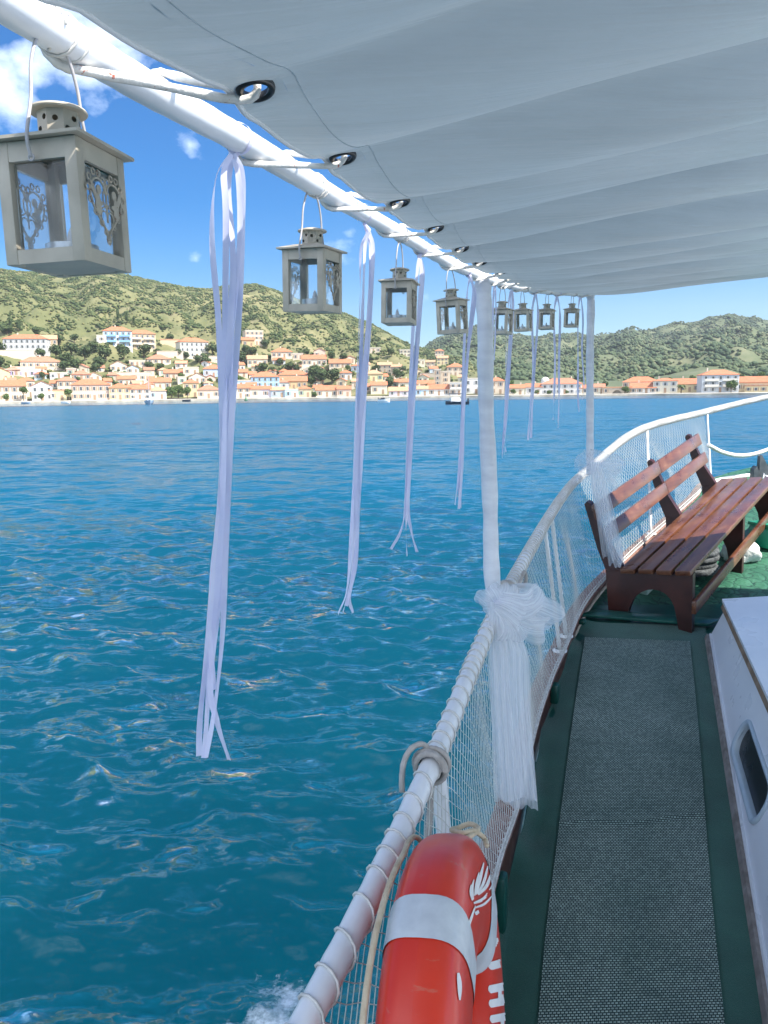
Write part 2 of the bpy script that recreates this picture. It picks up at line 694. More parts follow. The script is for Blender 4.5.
HP = dict(ridge=HILL, Rr=800.0, D0=SHORE + 20, z0=1.35, seed=3, nz=5.0)
MP = dict(ridge=MOUN, Rr=1800.0, D0=SHORE + 60, z0=1.0, seed=9, nz=9.0)


def build_terrain(name, prm, label, mat, r1, azr, nr, na):
    az = np.linspace(R(azr[0]), R(azr[1]), na)
    r = prm['D0'] * (r1 / prm['D0']) ** np.linspace(0, 1, nr)
    RR, AA = np.meshgrid(r, az, indexing='ij')
    Z = terr_height(AA, RR, **prm)
    co = np.stack([RR * np.sin(AA), RR * np.cos(AA), Z], -1).reshape(-1, 3)
    idx = np.arange(nr * na).reshape(nr, na)
    q = np.stack([idx[:-1, :-1], idx[1:, :-1], idx[1:, 1:], idx[:-1, 1:]], -1).reshape(-1, 4)
    me = bpy.data.meshes.new(name)
    me.from_pydata(co.tolist(), [], q[:, ::-1].tolist())
    me.polygons.foreach_set('use_smooth', [True] * len(me.polygons))
    me.materials.append(mat)
    o = bpy.data.objects.new(name, me)
    COL.objects.link(o)
    return tag(o, label, kind='structure')


def ground_mat(name, cols, sc):
    t = NT(name)
    v = t.coords()
    a = t.noise(v, sc, 7, .62)
    b = t.noise(v, sc * 7, 4, .6)
    f = t.math('ADD', t.math('MULTIPLY', a, .65), t.math('MULTIPLY', b, .35))
    return t.done(t.bsdf(t.ramp(f, cols), .95, t.bump(b, .5, 1.5)))


M_hill = ground_mat('dry_hillside', [(.34, (.072, .086, .032)), (.48, (.122, .128, .050)), (.60, (.19, .172, .080)), (.72, (.34, .28, .17))], .012)
M_moun = ground_mat('far_mountain', [(.36, (.058, .080, .040)), (.52, (.085, .105, .050)), (.62, (.15, .15, .085)), (.74, (.32, .29, .21))], .006)
build_terrain('hill', HP, 'scrubby green hill rising behind the town', M_hill, 1250, (-52, 14), 150, 420)
build_terrain('mountain', MP, 'far wooded mountain behind the low end of town', M_moun, 2800, (-20, 50), 130, 420)

# shore strip and quay
t = NT('quay_stone')
v = t.coords()
M_quay = t.done(t.bsdf(t.ramp(t.noise(v, .25, 6), [(.35, (.30, .27, .22)), (.65, (.48, .44, .37))]), .9))
mb = MB()
nq = 160
ring = []
for i in range(nq + 1):
    a = R(lerp(-50, 50, i / nq))
    wob = 2.2 * math.sin(a * 23) + 1.3 * math.sin(a * 61 + 1)
    ring.append((a, SHORE + wob))
prof = lambda d: [(d, -1.0), (d, .82), (d + .5, 1.0), (d + 13, 1.05), (d + 45, 1.30), (d + 140, 1.28)]
grid = [[(rr * math.sin(a), rr * math.cos(a), z) for rr, z in prof(d)] for a, d in ring]
mb.sheet(grid)
tag(mb.build('quay', M_quay, base=(0, SHORE, 0)), 'pale stone quay along the town waterfront', kind='structure')


def terr_at(px, r):
    az = px2az(px)
    h = float(terr_height(np.array([az]), np.array([float(r)]), **HP)[0])
    if r < HP['D0']:
        h = 1.1
    return max(h, 1.1)


def find_r(px, py, lo=SHORE + 22, hi=780):
    """distance at which the line of sight through px,py meets the hillside"""
    d = ray(px, py)
    hl = math.hypot(d.x, d.y)
    r = lo
    while r < hi:
        if EYE + d.z / hl * r < terr_at(px, r):
            return r
        r += 2.0
    return None


def polar(px, r, z):
    a = px2az(px)
    return Vector((r * math.sin(a), r * math.cos(a), z))


def z_at(px, py, r):
    d = ray(px, py)
    return EYE + d.z / math.hypot(d.x, d.y) * r


# ------------------------------------------------------------------ scrub on the hillsides (one mass each)
def ico_clump(seed):
    bm = bmesh.new()
    bmesh.ops.create_icosphere(bm, subdivisions=1, radius=1)
    g = random.Random(seed)
    for v in bm.verts:
        k = g.uniform(.62, 1.22)
        v.co = v.co * k
        v.co.z *= .8
    V = np.array([v.co[:] for v in bm.verts])
    F = np.array([[v.index for v in f.verts] for f in bm.faces])
    bm.free()
    return V, F


CL = [ico_clump(k) for k in range(6)]
CLF = [ico_clump(k + 6) for k in range(6)]


def leaf_mat(name, stops):
    t = NT(name)
    at = t.n('ShaderNodeAttribute', attribute_name='tint').outputs['Fac']
    v = t.coords()
    f = t.math('ADD', at, t.math('MULTIPLY', t.math('SUBTRACT', t.noise(v, .9, 3), .5), .35))
    return t.done(t.bsdf(t.ramp(f, stops), .8, Specular_IOR_Level=.2))


M_scrub = leaf_mat('scrub_leaves', [(.0, (.040, .062, .022)), (.35, (.076, .098, .036)), (.65, (.138, .150, .058)), (1, (.23, .21, .095))])
M_scrub_far = leaf_mat('scrub_leaves_far', [(.0, (.048, .074, .040)), (.5, (.078, .105, .052)), (1, (.15, .155, .085))])


def scrub(name, prm, n, r0, r1, azr, size, mat, label, seed, dens):
    g = np.random.default_rng(seed)
    az = R(azr[0]) + g.random(n) * R(azr[1] - azr[0])
    rr = np.sqrt(r0 ** 2 + g.random(n) * (r1 ** 2 - r0 ** 2))
    x, y = rr * np.sin(az), rr * np.cos(az)
    cover = fbm2(x, y, seed + 1, 4, 2 * math.pi / (size * 26))
    keep = (cover + g.normal(0, .55, n)) > dens
    # no scrub in the built-up lower slope
    px = 384 + np.tan(az) * 770 / .99
    H = terr_height(az, rr, **prm)
    el = horizon_py(px) - (H - EYE) / rr * 770
    lim = np.interp(px, [0, 60, 160, 250, 330, 420, 480, 520], [338, 338, 332, 340, 352, 358, 372, 386])
    keep &= (el < lim - 0) | (g.random(n) < .16)
    az, rr, H, cover = az[keep], rr[keep], H[keep], cover[keep]
    n = len(az)
    sc = size * g.uniform(.5, 1.25, n) * (1 + .25 * np.clip(cover, -1, 1))
    tint = np.clip(.42 - .25 * cover + g.normal(0, .22, n), 0, 1)
    VV, FF, TT = [], [], []
    o = 0
    for k in range(n):
        V, F = (CL if mat is M_scrub else CLF)[k % 6]
        a = g.random() * 6.28
        c, s = math.cos(a), math.sin(a)
        W_ = np.stack([V[:, 0] * c - V[:, 1] * s, V[:, 0] * s + V[:, 1] * c, V[:, 2]], 1) * sc[k] * np.array([1, 1, g.uniform(.7, 1.25)])
        W_ += np.array([rr[k] * math.sin(az[k]), rr[k] * math.cos(az[k]), H[k] + sc[k] * .35])
        VV.append(W_)
        FF.append(F + o)
        TT.append(np.full(len(V), tint[k]))
        o += len(V)
    VV, FF, TT = np.concatenate(VV), np.concatenate(FF), np.concatenate(TT)
    me = bpy.data.meshes.new(name)
    me.vertices.add(len(VV))
    me.vertices.foreach_set('co', VV.astype(np.float32).ravel())
    me.loops.add(FF.size)
    me.loops.foreach_set('vertex_index', FF.ravel().astype(np.int32))
    me.polygons.add(len(FF))
    me.polygons.foreach_set('loop_start', (np.arange(len(FF)) * 3).astype(np.int32))
    me.update(calc_edges=True)
    at = me.attributes.new('tint', 'FLOAT', 'POINT')
    at.data.foreach_set('value', TT.astype(np.float32))
    me.materials.append(mat)
    ob = bpy.data.objects.new(name, me)
    COL.objects.link(ob)
    tag(ob, label, kind='stuff')


scrub('scrub', HP, 95000, SHORE + 40, 850, (-30, 8), 1.05, M_scrub, 'olive green scrub and small trees covering the near hill', 21, -.45)
scrub('scrub', MP, 120000, SHORE + 160, 1850, (-2, 29), 1.9, M_scrub_far, 'dark green woodland covering the far mountain', 31, -.95)

# ------------------------------------------------------------------ town
def plaster(name, c):
    return pmat(name, tuple(x * .88 for x in c), c, .5, .85, 0, lo=.3, hi=.6)


WALLC = {
    'white': (.74, .72, .68), 'cream': (.76, .70, .56), 'pink': (.72, .54, .44), 'yellow': (.76, .64, .38), 'ochre': (.70, .57, .38), 'blue': (.46, .62, .74),
    'paleblue': (.56, .68, .74), 'peach': (.74, .62, .49), 'stone': (.52, .45, .36), 'lilac': (.66, .60, .66), 'greyblue': (.42, .50, .58), 'orange': (.72, .50, .28), 'greywhite': (.62, .66, .70),
}
M_wall = {k: plaster('plaster_' + k, tuple(x * .86 for x in c)) for k, c in WALLC.items()}


def tile_mat(name, c1, c2):
    t = NT(name)
    v = t.coords()
    n = t.noise(v, .9, 5, .7)
    w = t.n('ShaderNodeTexWave', wave_type='BANDS', bands_direction='X')
    w.inputs['Scale'].default_value = 1.2
    t.l(v, w.inputs['Vector'])
    return t.done(t.bsdf(t.ramp(n, [(.3, c1), (.7, c2)]), .85, t.bump(w.outputs['Fac'], .4, .06)))


M_roof = {'orange': tile_mat('clay_tiles_orange', (.38, .125, .058), (.50, .195, .105)), 'red': tile_mat('clay_tiles_red', (.40, .14, .085), (.50, .21, .13)),
          'tan': tile_mat('clay_tiles_tan', (.44, .22, .125), (.54, .31, .19)), 'pale': plaster('flat_roof_pale', (.55, .50, .42))}
M_pane = pmat('window_pane_dark', (.05, .055, .06), (.11, .115, .12), 3, .25, 0)
M_wframe = plaster('window_frame_white', (.7, .7, .66))
SHUT = {'blue': (.20, .36, .58), 'green': (.14, .26, .18), 'brown': (.30, .20, .13), 'grey': (.34, .35, .37), 'violet': (.30, .24, .52)}
M_shut = {k: pmat('shutter_' + k, c, tuple(x * 1.2 for x in c), 2, .6, 0) for k, c in SHUT.items()}


def window_mesh(k):
    m = MB()
    m.abox(-.5, .5, -.03, .04, -.8, .8, 0)          # pane
    for x in (-.56, .56):
        m.abox(x - .06, x + .06, -.07, .04, -.86, .86, 1)
    m.abox(-.5, .5, -.07, .04, .80, .90, 1)
    m.abox(-.5, .5, -.12, .04, -.90, -.80, 1)
    for x in (-.88, .88):
        m.abox(x - .25, x + .25, -.10, .02, -.82, .82, 2)
    return m.mesh('window', [M_pane, M_wframe, M_shut[k]])


WMESH = {k: window_mesh(k) for k in SHUT}
dm = MB().abox(-.55, .55, -.05, .04, 0, 2.2, 0)
DMESH = dm.mesh('door', [M_shut['brown']])
M_terr = plaster('balcony_slab', (.66, .62, .55))

HOUSES = []


def house(x0, x1, yb, yt, wall, roof, rk, short, label, r=None, yaw=0.0, shut='brown', front=False, balcony=False, arch=False, dep=None, rise=None, nowin=False):
    px = (x0 + x1) / 2
    if front:
        r = SHORE + 13 + (rnd.random() - .5) * 2
    elif r is None:
        r = find_r(px, yb) or (SHORE + 34)
    else:
        r = SHORE + r
    zb = terr_at(px, r)
    az = px2az(px)
    w = (x1 - x0) / 770.0 * r / max(.6, math.cos(az))
    ztop = z_at(px, yt, r)
    h = max(2.4, ztop - zb)
    d = dep or max(5.5, min(10, w * .8))
    yw = -az + R(yaw)
    w = w / max(.7, math.cos(R(yaw)) + abs(math.sin(R(yaw))) * d / max(w, 1) * .9)
    c = polar(px, r, zb)
    h0 = thing('town_house', label, 'house', c, yw, 'houses of the town across the bay')
    HOUSES.append((px, (yb + yt) / 2, short))
    m = MB()
    y0, y1 = 0.0, d
    rise = rise or min(w, d) * .26
    if arch:
        n = 9
        aw, ah = w * .16, h * .62
        pts = [(-w / 2, -4), (-aw, -4), (-aw, ah - aw)] + [(-aw * math.cos(math.pi * i / n), ah - aw + aw * math.sin(math.pi * i / n)) for i in range(1, n)] + [(aw, ah - aw), (aw, -4), (w / 2, -4), (w / 2, h), (-w / 2, h)]
        m.prism(pts, (0, y0, 0), (1, 0, 0), (0, 0, 1), (0, .7, 0))
        m.abox(-w / 2, w / 2, 1.6, d, -4, h - .01)
    elif rk == 'gable_front':
        m.prism([(-w / 2, -4), (w / 2, -4), (w / 2, h), (0, h + w * .24), (-w / 2, h)], (0, y0, 0), (1, 0, 0), (0, 0, 1), (0, d, 0))
    elif rk == 'gable':
        m.prism([(y0, -4), (y1, -4), (y1, h), (d / 2, h + d * .24), (y0, h)], (-w / 2, 0, 0), (0, 1, 0), (0, 0, 1), (w, 0, 0))
    else:
        m.abox(-w / 2, w / 2, y0, y1, -4, h)
    m.build('wall', M_wall[wall], h0, local=True)
    m = MB()
    o = .38
    if rk == 'hip':
        rl = max(.2, (w - d) / 2) if w > d else .1
        rd = max(.1, (d - w) / 2) if d > w else .1
        vs = [(-w / 2 - o, -o, h), (w / 2 + o, -o, h), (w / 2 + o, d + o, h), (-w / 2 - o, d + o, h), (-w / 2 - o, -o, h + .16), (w / 2 + o, -o, h + .16), (w / 2 + o, d + o, h + .16), (-w / 2 - o, d + o, h + .16),
              (-rl, d / 2 - rd, h + rise + .2), (rl, d / 2 - rd, h + rise + .2), (rl, d / 2 + rd, h + rise + .2), (-rl, d / 2 + rd, h + rise + .2)]
        fs = [(3, 2, 1, 0), (0, 1, 5, 4), (1, 2, 6, 5), (2, 3, 7, 6), (3, 0, 4, 7), (4, 5, 9, 8), (5, 6, 10, 9), (6, 7, 11, 10), (7, 4, 8, 11), (8, 9, 10, 11)]
        m.add(vs, fs)
    elif rk == 'gable':
        e, th = .24, .18
        a = d * e
        m.prism([(-o, h - o * 2 * e + .02), (d / 2, h + a + .02), (d + o, h - o * 2 * e + .02), (d + o, h - o * 2 * e + th + .02), (d / 2, h + a + th + .05), (-o, h - o * 2 * e + th + .02)], (-w / 2 - .3, 0, 0), (0, 1, 0), (0, 0, 1), (w + .6, 0, 0))
    elif rk == 'gable_front':
        a = w * .24
        m.prism([(-w / 2 - o, h - o * .48 + .02), (0, h + a + .02), (w / 2 + o, h - o * .48 + .02), (w / 2 + o, h - o * .48 + .2), (0, h + a + .24), (-w / 2 - o, h - o * .48 + .2)], (0, -.3, 0), (1, 0, 0), (0, 0, 1), (0, d + .6, 0))
    else:
        m.abox(-w / 2 - .12, w / 2 + .12, -.12, d + .12, h + .003, h + .22)
        m.abox(-w / 2 - .12, w / 2 + .12, -.12, .1, h + .22, h + .6)
        m.abox(w / 2 - .1, w / 2 + .12, .1, d + .12, h + .22, h + .6)
        m.abox(-w / 2 - .12, -w / 2 + .1, .1, d + .12, h + .22, h + .6)
    rf = m.build('roof', M_roof[roof], h0, local=True)
    if rk in ('hip', 'gable') and rnd.random() < .6:
        cx = w * rnd.uniform(-.3, .3)
        MB().abox(cx - .3, cx + .3, d * .55, d * .55 + .6, h + rise * .4, h + rise + 1.1).build('chimney', M_wall['cream'], rf, local=True)
    if nowin:
        return h0
    nf = max(1, int(round(h / 3.0)))
    fh = h / nf
    nc = max(1, int(w / 2.7))
    for k in range(nf):
        zc = k * fh + fh * .52
        for i in range(nc):
            x = -w / 2 + (i + .5) * w / nc
            if arch and abs(x) < w * .22:
                continue
            if k == 0 and i == nc // 2 and nc > 1:
                ob = bpy.data.objects.new('door', DMESH)
                ob.location = (x, -.01, .05)
            else:
                ob = bpy.data.objects.new('window', WMESH[shut])
                ob.location = (x, -.01, zc)
                s = min(1.0, w / nc / 2.4)
                ob.scale = (s, 1, min(1, fh / 3.0))
            COL.objects.link(ob)
            ob.parent = h0
        for i in range(max(1, int(d / 3.6))):
            n2 = max(1, int(d / 3.6))
            ob = bpy.data.objects.new('window', WMESH[shut])
            ob.location = (w / 2 + .01, (i + .5) * d / n2, zc)
            ob.rotation_euler = (0, 0, math.pi / 2)
            ob.scale = (.85, 1, min(1, fh / 3.0))
            COL.objects.link(ob)
            ob.parent = h0
    if balcony:
        for k in range(1, nf):
            m = MB()
            bw = w * .38
            for s in (-1, 1):
                cx = s * w * .24
                m.abox(cx - bw / 2, cx + bw / 2, -1.2, -.02, k * fh - .1, k * fh + .08)
                m.abox(cx - bw / 2, cx + bw / 2, -1.2, -1.12, k * fh + .08, k * fh + .95)
            m.build('balcony', M_shut[shut] if balcony == 'colour' else M_terr, h0, local=True)
    return h0


H = house
H(11, 46, 355, 339, 'white', 'orange', 'hip', 'big white three-storey house', 'big white three-storey house with orange roof, upper slope above the stone terraces', yaw=-14, shut='grey')
H(38, 58, 347, 339, 'ochre', 'tan', 'gable', 'tan stone house', 'tan stone house close behind the big white three-storey house')
H(27, 59, 369, 362, 'cream', 'red', 'hip', 'cream villa with red hip roof', 'long cream villa with red hip roof below the big white house', yaw=6)
H(10, 38, 378, 370, 'white', 'pale', 'flat', 'flat white house with violet windows', 'flat-roofed white house with violet shutters under the stone terrace', shut='violet')
H(-4, 9, 381, 372, 'yellow', 'orange', 'gable_front', 'small yellow gabled house', 'small yellow gabled house at the town edge above the shore')
H(-8, 21, 399, 386, 'peach', 'orange', 'gable', 'peach waterfront house', 'peach waterfront house with long orange roof at the town edge', front=True)
H(20, 33, 388, 381, 'cream', 'orange', 'hip', 'small cream house', 'small cream house with orange roof tucked behind the white gabled waterfront house', r=30)
H(34, 50, 399, 386, 'white', 'orange', 'gable_front', 'white gabled waterfront house', 'white gabled waterfront house with grey shutters near the dinghies', front=True, shut='grey')
H(50, 64, 399, 391, 'yellow', 'tan', 'flat', 'low yellow waterfront house', 'low yellow waterfront house beside the tall striped pink house', front=True)
H(53, 67, 380, 374, 'white', 'pale', 'flat', 'little white cube house', 'little white flat-roofed cube house below the round olive trees', shut='grey')
H(60, 76, 390, 381, 'cream', 'red', 'hip', 'cream house with red roof', 'cream house with red roof behind the low yellow waterfront house', r=32)
H(75, 90, 381, 375, 'pink', 'red', 'hip', 'pink house with red roof', 'pink house with red roof standing above the striped pink house')
H(75, 107, 400, 385, 'pink', 'orange', 'hip', 'tall striped pink house', 'tall pink two-storey waterfront house with pale window surrounds and orange roof', front=True)
H(89, 101, 382, 376, 'cream', 'tan', 'gable_front', 'cream gabled house', 'cream gabled house standing behind the tall pink waterfront house')
H(109, 133, 349, 331, 'white', 'orange', 'hip', 'white block with blue balconies', 'white three-storey block with blue balconies, high beside the ochre block', shut='blue', balcony='colour')
H(101, 109, 344, 336, 'white', 'pale', 'flat', 'open white annex', 'open white annex attached to the white block with blue balconies')
H(133, 158, 351, 334, 'ochre', 'orange', 'hip', 'ochre block', 'ochre three-storey block with orange roof, high beside the white block', yaw=10, balcony=True)
H(113, 127, 373, 365, 'cream', 'tan', 'gable_front', 'pale yellow gabled house', 'pale cream gabled house below the white block with blue balconies')
H(132, 146, 367, 361, 'peach', 'pale', 'flat', 'small peach cube house', 'small peach flat-roofed house below the ochre block')
H(150, 171, 366, 360, 'cream', 'red', 'hip', 'cream house under a red roof', 'low cream house with wide red roof below the ochre block')
H(120, 135, 386, 379, 'cream', 'orange', 'gable', 'cream house behind the yellow one', 'cream orange-roofed house just above the bright yellow waterfront house')
H(133, 146, 385, 375, 'cream', 'pale', 'flat', 'tall cream flat-roofed house', 'tall cream flat-roofed house above the white waterfront house')
H(111, 129, 400, 388, 'yellow', 'orange', 'hip', 'bright yellow waterfront house', 'bright yellow waterfront house with orange roof', front=True)
H(130, 149, 400, 389, 'white', 'orange', 'gable', 'white waterfront house', 'long white waterfront house with orange roof beside the bright yellow house', front=True)
H(149, 165, 400, 391, 'white', 'tan', 'hip', 'white house by the sailboat', 'white waterfront house with blue shutters behind the moored sailboat', front=True, shut='blue')
H(151, 170, 389, 382, 'cream', 'orange', 'gable', 'long-roofed cream house', 'cream house with long orange roof behind the house by the sailboat')
H(182, 211, 358, 342, 'cream', 'orange', 'hip', 'large cream mansion', 'large cream three-storey mansion with orange roof, alone on the upper slope', yaw=16, shut='grey')
H(164, 181, 347, 340, 'ochre', 'tan', 'flat', 'ruined ochre house', 'low ochre walled house on the slope beside the large cream mansion', nowin=True)
H(205, 224, 378, 369, 'blue', 'orange', 'hip', 'blue house behind the long ribbon', 'light blue house with bright orange roof in the middle of the lower slope', shut='grey')
H(185, 199, 375, 368, 'cream', 'pale', 'flat', 'cream cube house', 'cream flat-roofed house between the mansion and the shore trees')
H(166, 183, 379, 373, 'peach', 'orange', 'gable', 'peach orange-roofed house', 'peach house with orange roof above the leafy shore trees')
H(190, 206, 384, 377, 'cream', 'orange', 'gable_front', 'cream gabled hillside house', 'cream gabled house with orange roof just below the light blue house')
H(184, 198, 397, 383, 'yellow', 'orange', 'hip', 'narrow yellow house', 'narrow tall yellow house beside the red-roofed waterfront house', r=24)
H(198, 219, 400, 390, 'peach', 'red', 'hip', 'red-roofed waterfront house', 'peach waterfront house with broad red roof beside the leafy trees', front=True)
H(231, 250, 399, 388, 'cream', 'orange', 'gable', 'cream waterfront house by the buoy', 'cream waterfront house with orange roof behind the green buoy', front=True)
H(234, 248, 378, 373, 'peach', 'orange', 'gable', 'peach house on the lower slope', 'small peach house with orange roof above the light blue flat-roofed house')
H(232, 251, 388, 381, 'blue', 'pale', 'flat', 'light blue flat-roofed house', 'light blue flat-roofed house behind the cream waterfront house by the buoy')
H(247, 266, 345, 331, 'peach', 'pale', 'flat', 'tall peach tower house', 'tall peach tower house standing highest on the slope', yaw=12)
H(244, 256, 347, 340, 'orange', 'orange', 'gable', 'orange house by the tower house', 'small orange house touching the tall peach tower house')
H(273, 293, 358, 352, 'cream', 'orange', 'hip', 'cream hip-roofed house', 'cream house with pointed orange hip roof below the tower house')
H(294, 304, 360, 354, 'peach', 'pale', 'flat', 'little peach house', 'little peach flat-roofed house next to the cream hip-roofed house')
H(315, 326, 358, 351, 'pink', 'red', 'gable_front', 'pink gabled house', 'small pink gabled house high on the slope')
H(303, 327, 368, 359, 'cream', 'orange', 'gable', 'long cream house', 'long cream house with orange roof just under the pink gabled house')
H(249, 268, 366, 359, 'cream', 'tan', 'gable', 'cream house with tan roof', 'long cream house with tan roof below the tower house')
H(274, 286, 367, 360, 'greywhite', 'orange', 'gable', 'pale grey house', 'pale grey-white house with orange roof among hillside trees')
H(252, 279, 388, 377, 'blue', 'orange', 'hip', 'large blue house', 'large sky blue two-storey house with orange roof above the waterfront', shut='blue')
H(279, 309, 382, 375, 'cream', 'orange', 'hip', 'wide cream house', 'wide cream house with orange roof and dark openings beside the large blue house')
H(281, 307, 389, 381, 'orange', 'orange', 'gable', 'bright orange house', 'bright orange house behind the pale blue waterfront pair')
H(250, 260, 399, 389, 'cream', 'orange', 'gable', 'narrow cream waterfront house', 'narrow cream waterfront house beside the lilac white one', front=True)
H(260, 271, 399, 389, 'lilac', 'orange', 'gable', 'lilac white waterfront house', 'lilac white waterfront house with orange roof', front=True)
H(271, 285, 399, 390, 'greyblue', 'tan', 'gable', 'grey blue waterfront house', 'grey blue waterfront house with tan roof', front=True, shut='grey')
H(285, 298, 399, 390, 'paleblue', 'pale', 'flat', 'pale blue waterfront house', 'pale blue flat-roofed waterfront house', front=True, shut='blue')
H(298, 311, 399, 389, 'ochre', 'orange', 'hip', 'ochre waterfront house', 'ochre waterfront house beside the pale blue flat-roofed one', front=True, shut='green')
H(316, 338, 398, 390, 'cream', 'orange', 'gable', 'cream tiled waterfront house', 'cream waterfront house with wide orange roof below the big dark trees', front=True)
H(337, 351, 398, 389, 'pink', 'orange', 'gable', 'pink orange-roofed waterfront house', 'pink waterfront house with orange roof next to the big dark trees', front=True)
H(330, 351, 369, 363, 'peach', 'orange', 'gable', 'peach house above the trees', 'peach house with long orange roof above the big dark trees')
H(340, 352, 380, 373, 'white', 'orange', 'hip', 'white house by the dark trees', 'small white house with orange roof beside the big dark trees')
H(365, 383, 382, 374, 'yellow', 'tan', 'hip', 'pale yellow house', 'pale yellow two-storey house with tan roof above the small white motorboat', shut='green')
H(371, 387, 395, 385, 'cream', 'orange', 'gable', 'cream house by the motorboat', 'cream house with dark openings directly above the small white motorboat', r=24)
H(378, 392, 373, 365, 'stone', 'tan', 'gable', 'brown stone house', 'brown stone house with tan roof on the slope above the motorboat')
H(367, 381, 354, 349, 'peach', 'pale', 'flat', 'small hilltop house', 'small peach house alone near the foot of the ridge')
H(400, 411, 357, 350, 'cream', 'pale', 'flat', 'upper cream house', 'cream flat-roofed house alone at the narrow end of the hill')
H(389, 408, 398, 391, 'lilac', 'tan', 'gable', 'lilac waterfront house', 'long low lilac waterfront house next to the small white motorboat', front=True, shut='grey')
H(435, 444, 358, 351, 'peach', 'orange', 'hip', 'upper peach house', 'peach house with orange roof above the yellow house on the saddle')
H(437, 448, 365, 358, 'yellow', 'tan', 'gable', 'upper yellow house', 'yellow tan-roofed house on the saddle above the stone tower')
H(417, 425, 367, 360, 'cream', 'pale', 'flat', 'narrow cream cube house', 'narrow cream flat-roofed house on the saddle near its grey stone neighbour')
H(426, 435, 369, 362, 'stone', 'tan', 'gable', 'grey stone house', 'grey stone house with tan roof on the saddle above the tower')
H(434, 441, 388, 370, 'stone', 'pale', 'flat', 'stone tower', 'tall square stone tower behind the orange-roofed waterfront hall', r=40, dep=5.5)
H(441, 450, 381, 372, 'peach', 'pale', 'flat', 'peach house by the tower', 'peach flat-roofed house touching the square stone tower', r=46)
H(447, 464, 377, 367, 'peach', 'orange', 'hip', 'big peach house', 'big peach house with orange roof above the white balcony block')
H(450, 462, 397, 383, 'white', 'pale', 'flat', 'white balcony block', 'white three-storey balcony block behind the dark-canopied motorboat', front=True, balcony=True)
H(464, 480, 396, 379, 'white', 'pale', 'flat', 'tall white block', 'tallest white block on the waterfront, four storeys', r=24, shut='grey')
H(428, 450, 396, 389, 'white', 'orange', 'gable', 'orange-roofed hall', 'long white waterfront hall with bright orange roof', front=True)
H(415, 428, 397, 389, 'paleblue', 'tan', 'gable', 'small pale blue house', 'small pale blue tan-roofed waterfront house beside the orange-roofed hall', front=True, shut='blue')
H(399, 414, 389, 382, 'cream', 'orange', 'gable', 'cream house up the lane', 'cream orange-roofed house behind the lilac waterfront house', r=36)
H(416, 434, 390, 384, 'cream', 'orange', 'gable', 'cream house behind the hall', 'cream house with orange roof behind the small pale blue house', r=36)
H(489, 504, 395, 381, 'peach', 'orange', 'hip', 'tall peach house', 'tall peach house with orange roof beside the wrapped white post', r=22)
H(508, 524, 396, 388, 'cream', 'orange', 'gable', 'cream house among bushes', 'low cream house with orange roof among waterfront bushes', front=True)
H(526, 542, 396, 387, 'white', 'orange', 'gable', 'small white waterfront house', 'small white waterfront house beside the long red-roofed building', front=True, shut='grey')
H(543, 580, 396, 384, 'white', 'red', 'hip', 'long red-roofed building', 'long white two-storey building with broad red roof', front=True, shut='grey', rise=2.6)
H(580, 590, 395, 388, 'cream', 'orange', 'gable', 'cream house by the thin post', 'narrow cream house next to the long red-roofed building', front=True)
H(593, 604, 395, 387, 'cream', 'red', 'gable', 'narrow red-roofed house', 'narrow house with dark red roof beside the stone arch building', front=True)
H(604, 630, 394, 388, 'stone', 'tan', 'flat', 'stone arch building', 'low stone building with one dark round arch', front=True, arch=True)
H(625, 656, 391, 382, 'cream', 'orange', 'hip', 'wide orange-roofed house', 'wide cream house with orange roof behind the small white shore house', r=30, rise=2.4)
H(632, 654, 395, 388, 'white', 'orange', 'gable', 'small white shore house', 'small low white shore house with orange roof and arched openings', front=True)
H(655, 675, 395, 381, 'cream', 'orange', 'hip', 'cream two-storey house', 'cream two-storey waterfront house with white cornice near the palm', front=True, shut='grey', rise=1.2)
H(676, 703, 393, 384, 'yellow', 'orange', 'gable', 'yellow house by the palm', 'yellow house with orange roof behind the palm and beside the white mansion', r=22)
H(704, 736, 395, 375, 'greywhite', 'orange', 'hip', 'white mansion', 'grand white two-storey mansion with orange hip roof and blue grey shutters', front=True, yaw=14, shut='grey', balcony=True, rise=2.2)
H(743, 785, 392, 382, 'ochre', 'orange', 'gable', 'long orange-roofed warehouse', 'long low ochre house with wide orange roof past the white mansion', r=20)
H(752, 790, 396, 390, 'yellow', 'tan', 'flat', 'low yellow shore house', 'low yellow shore house in front of the long ochre house', front=True)

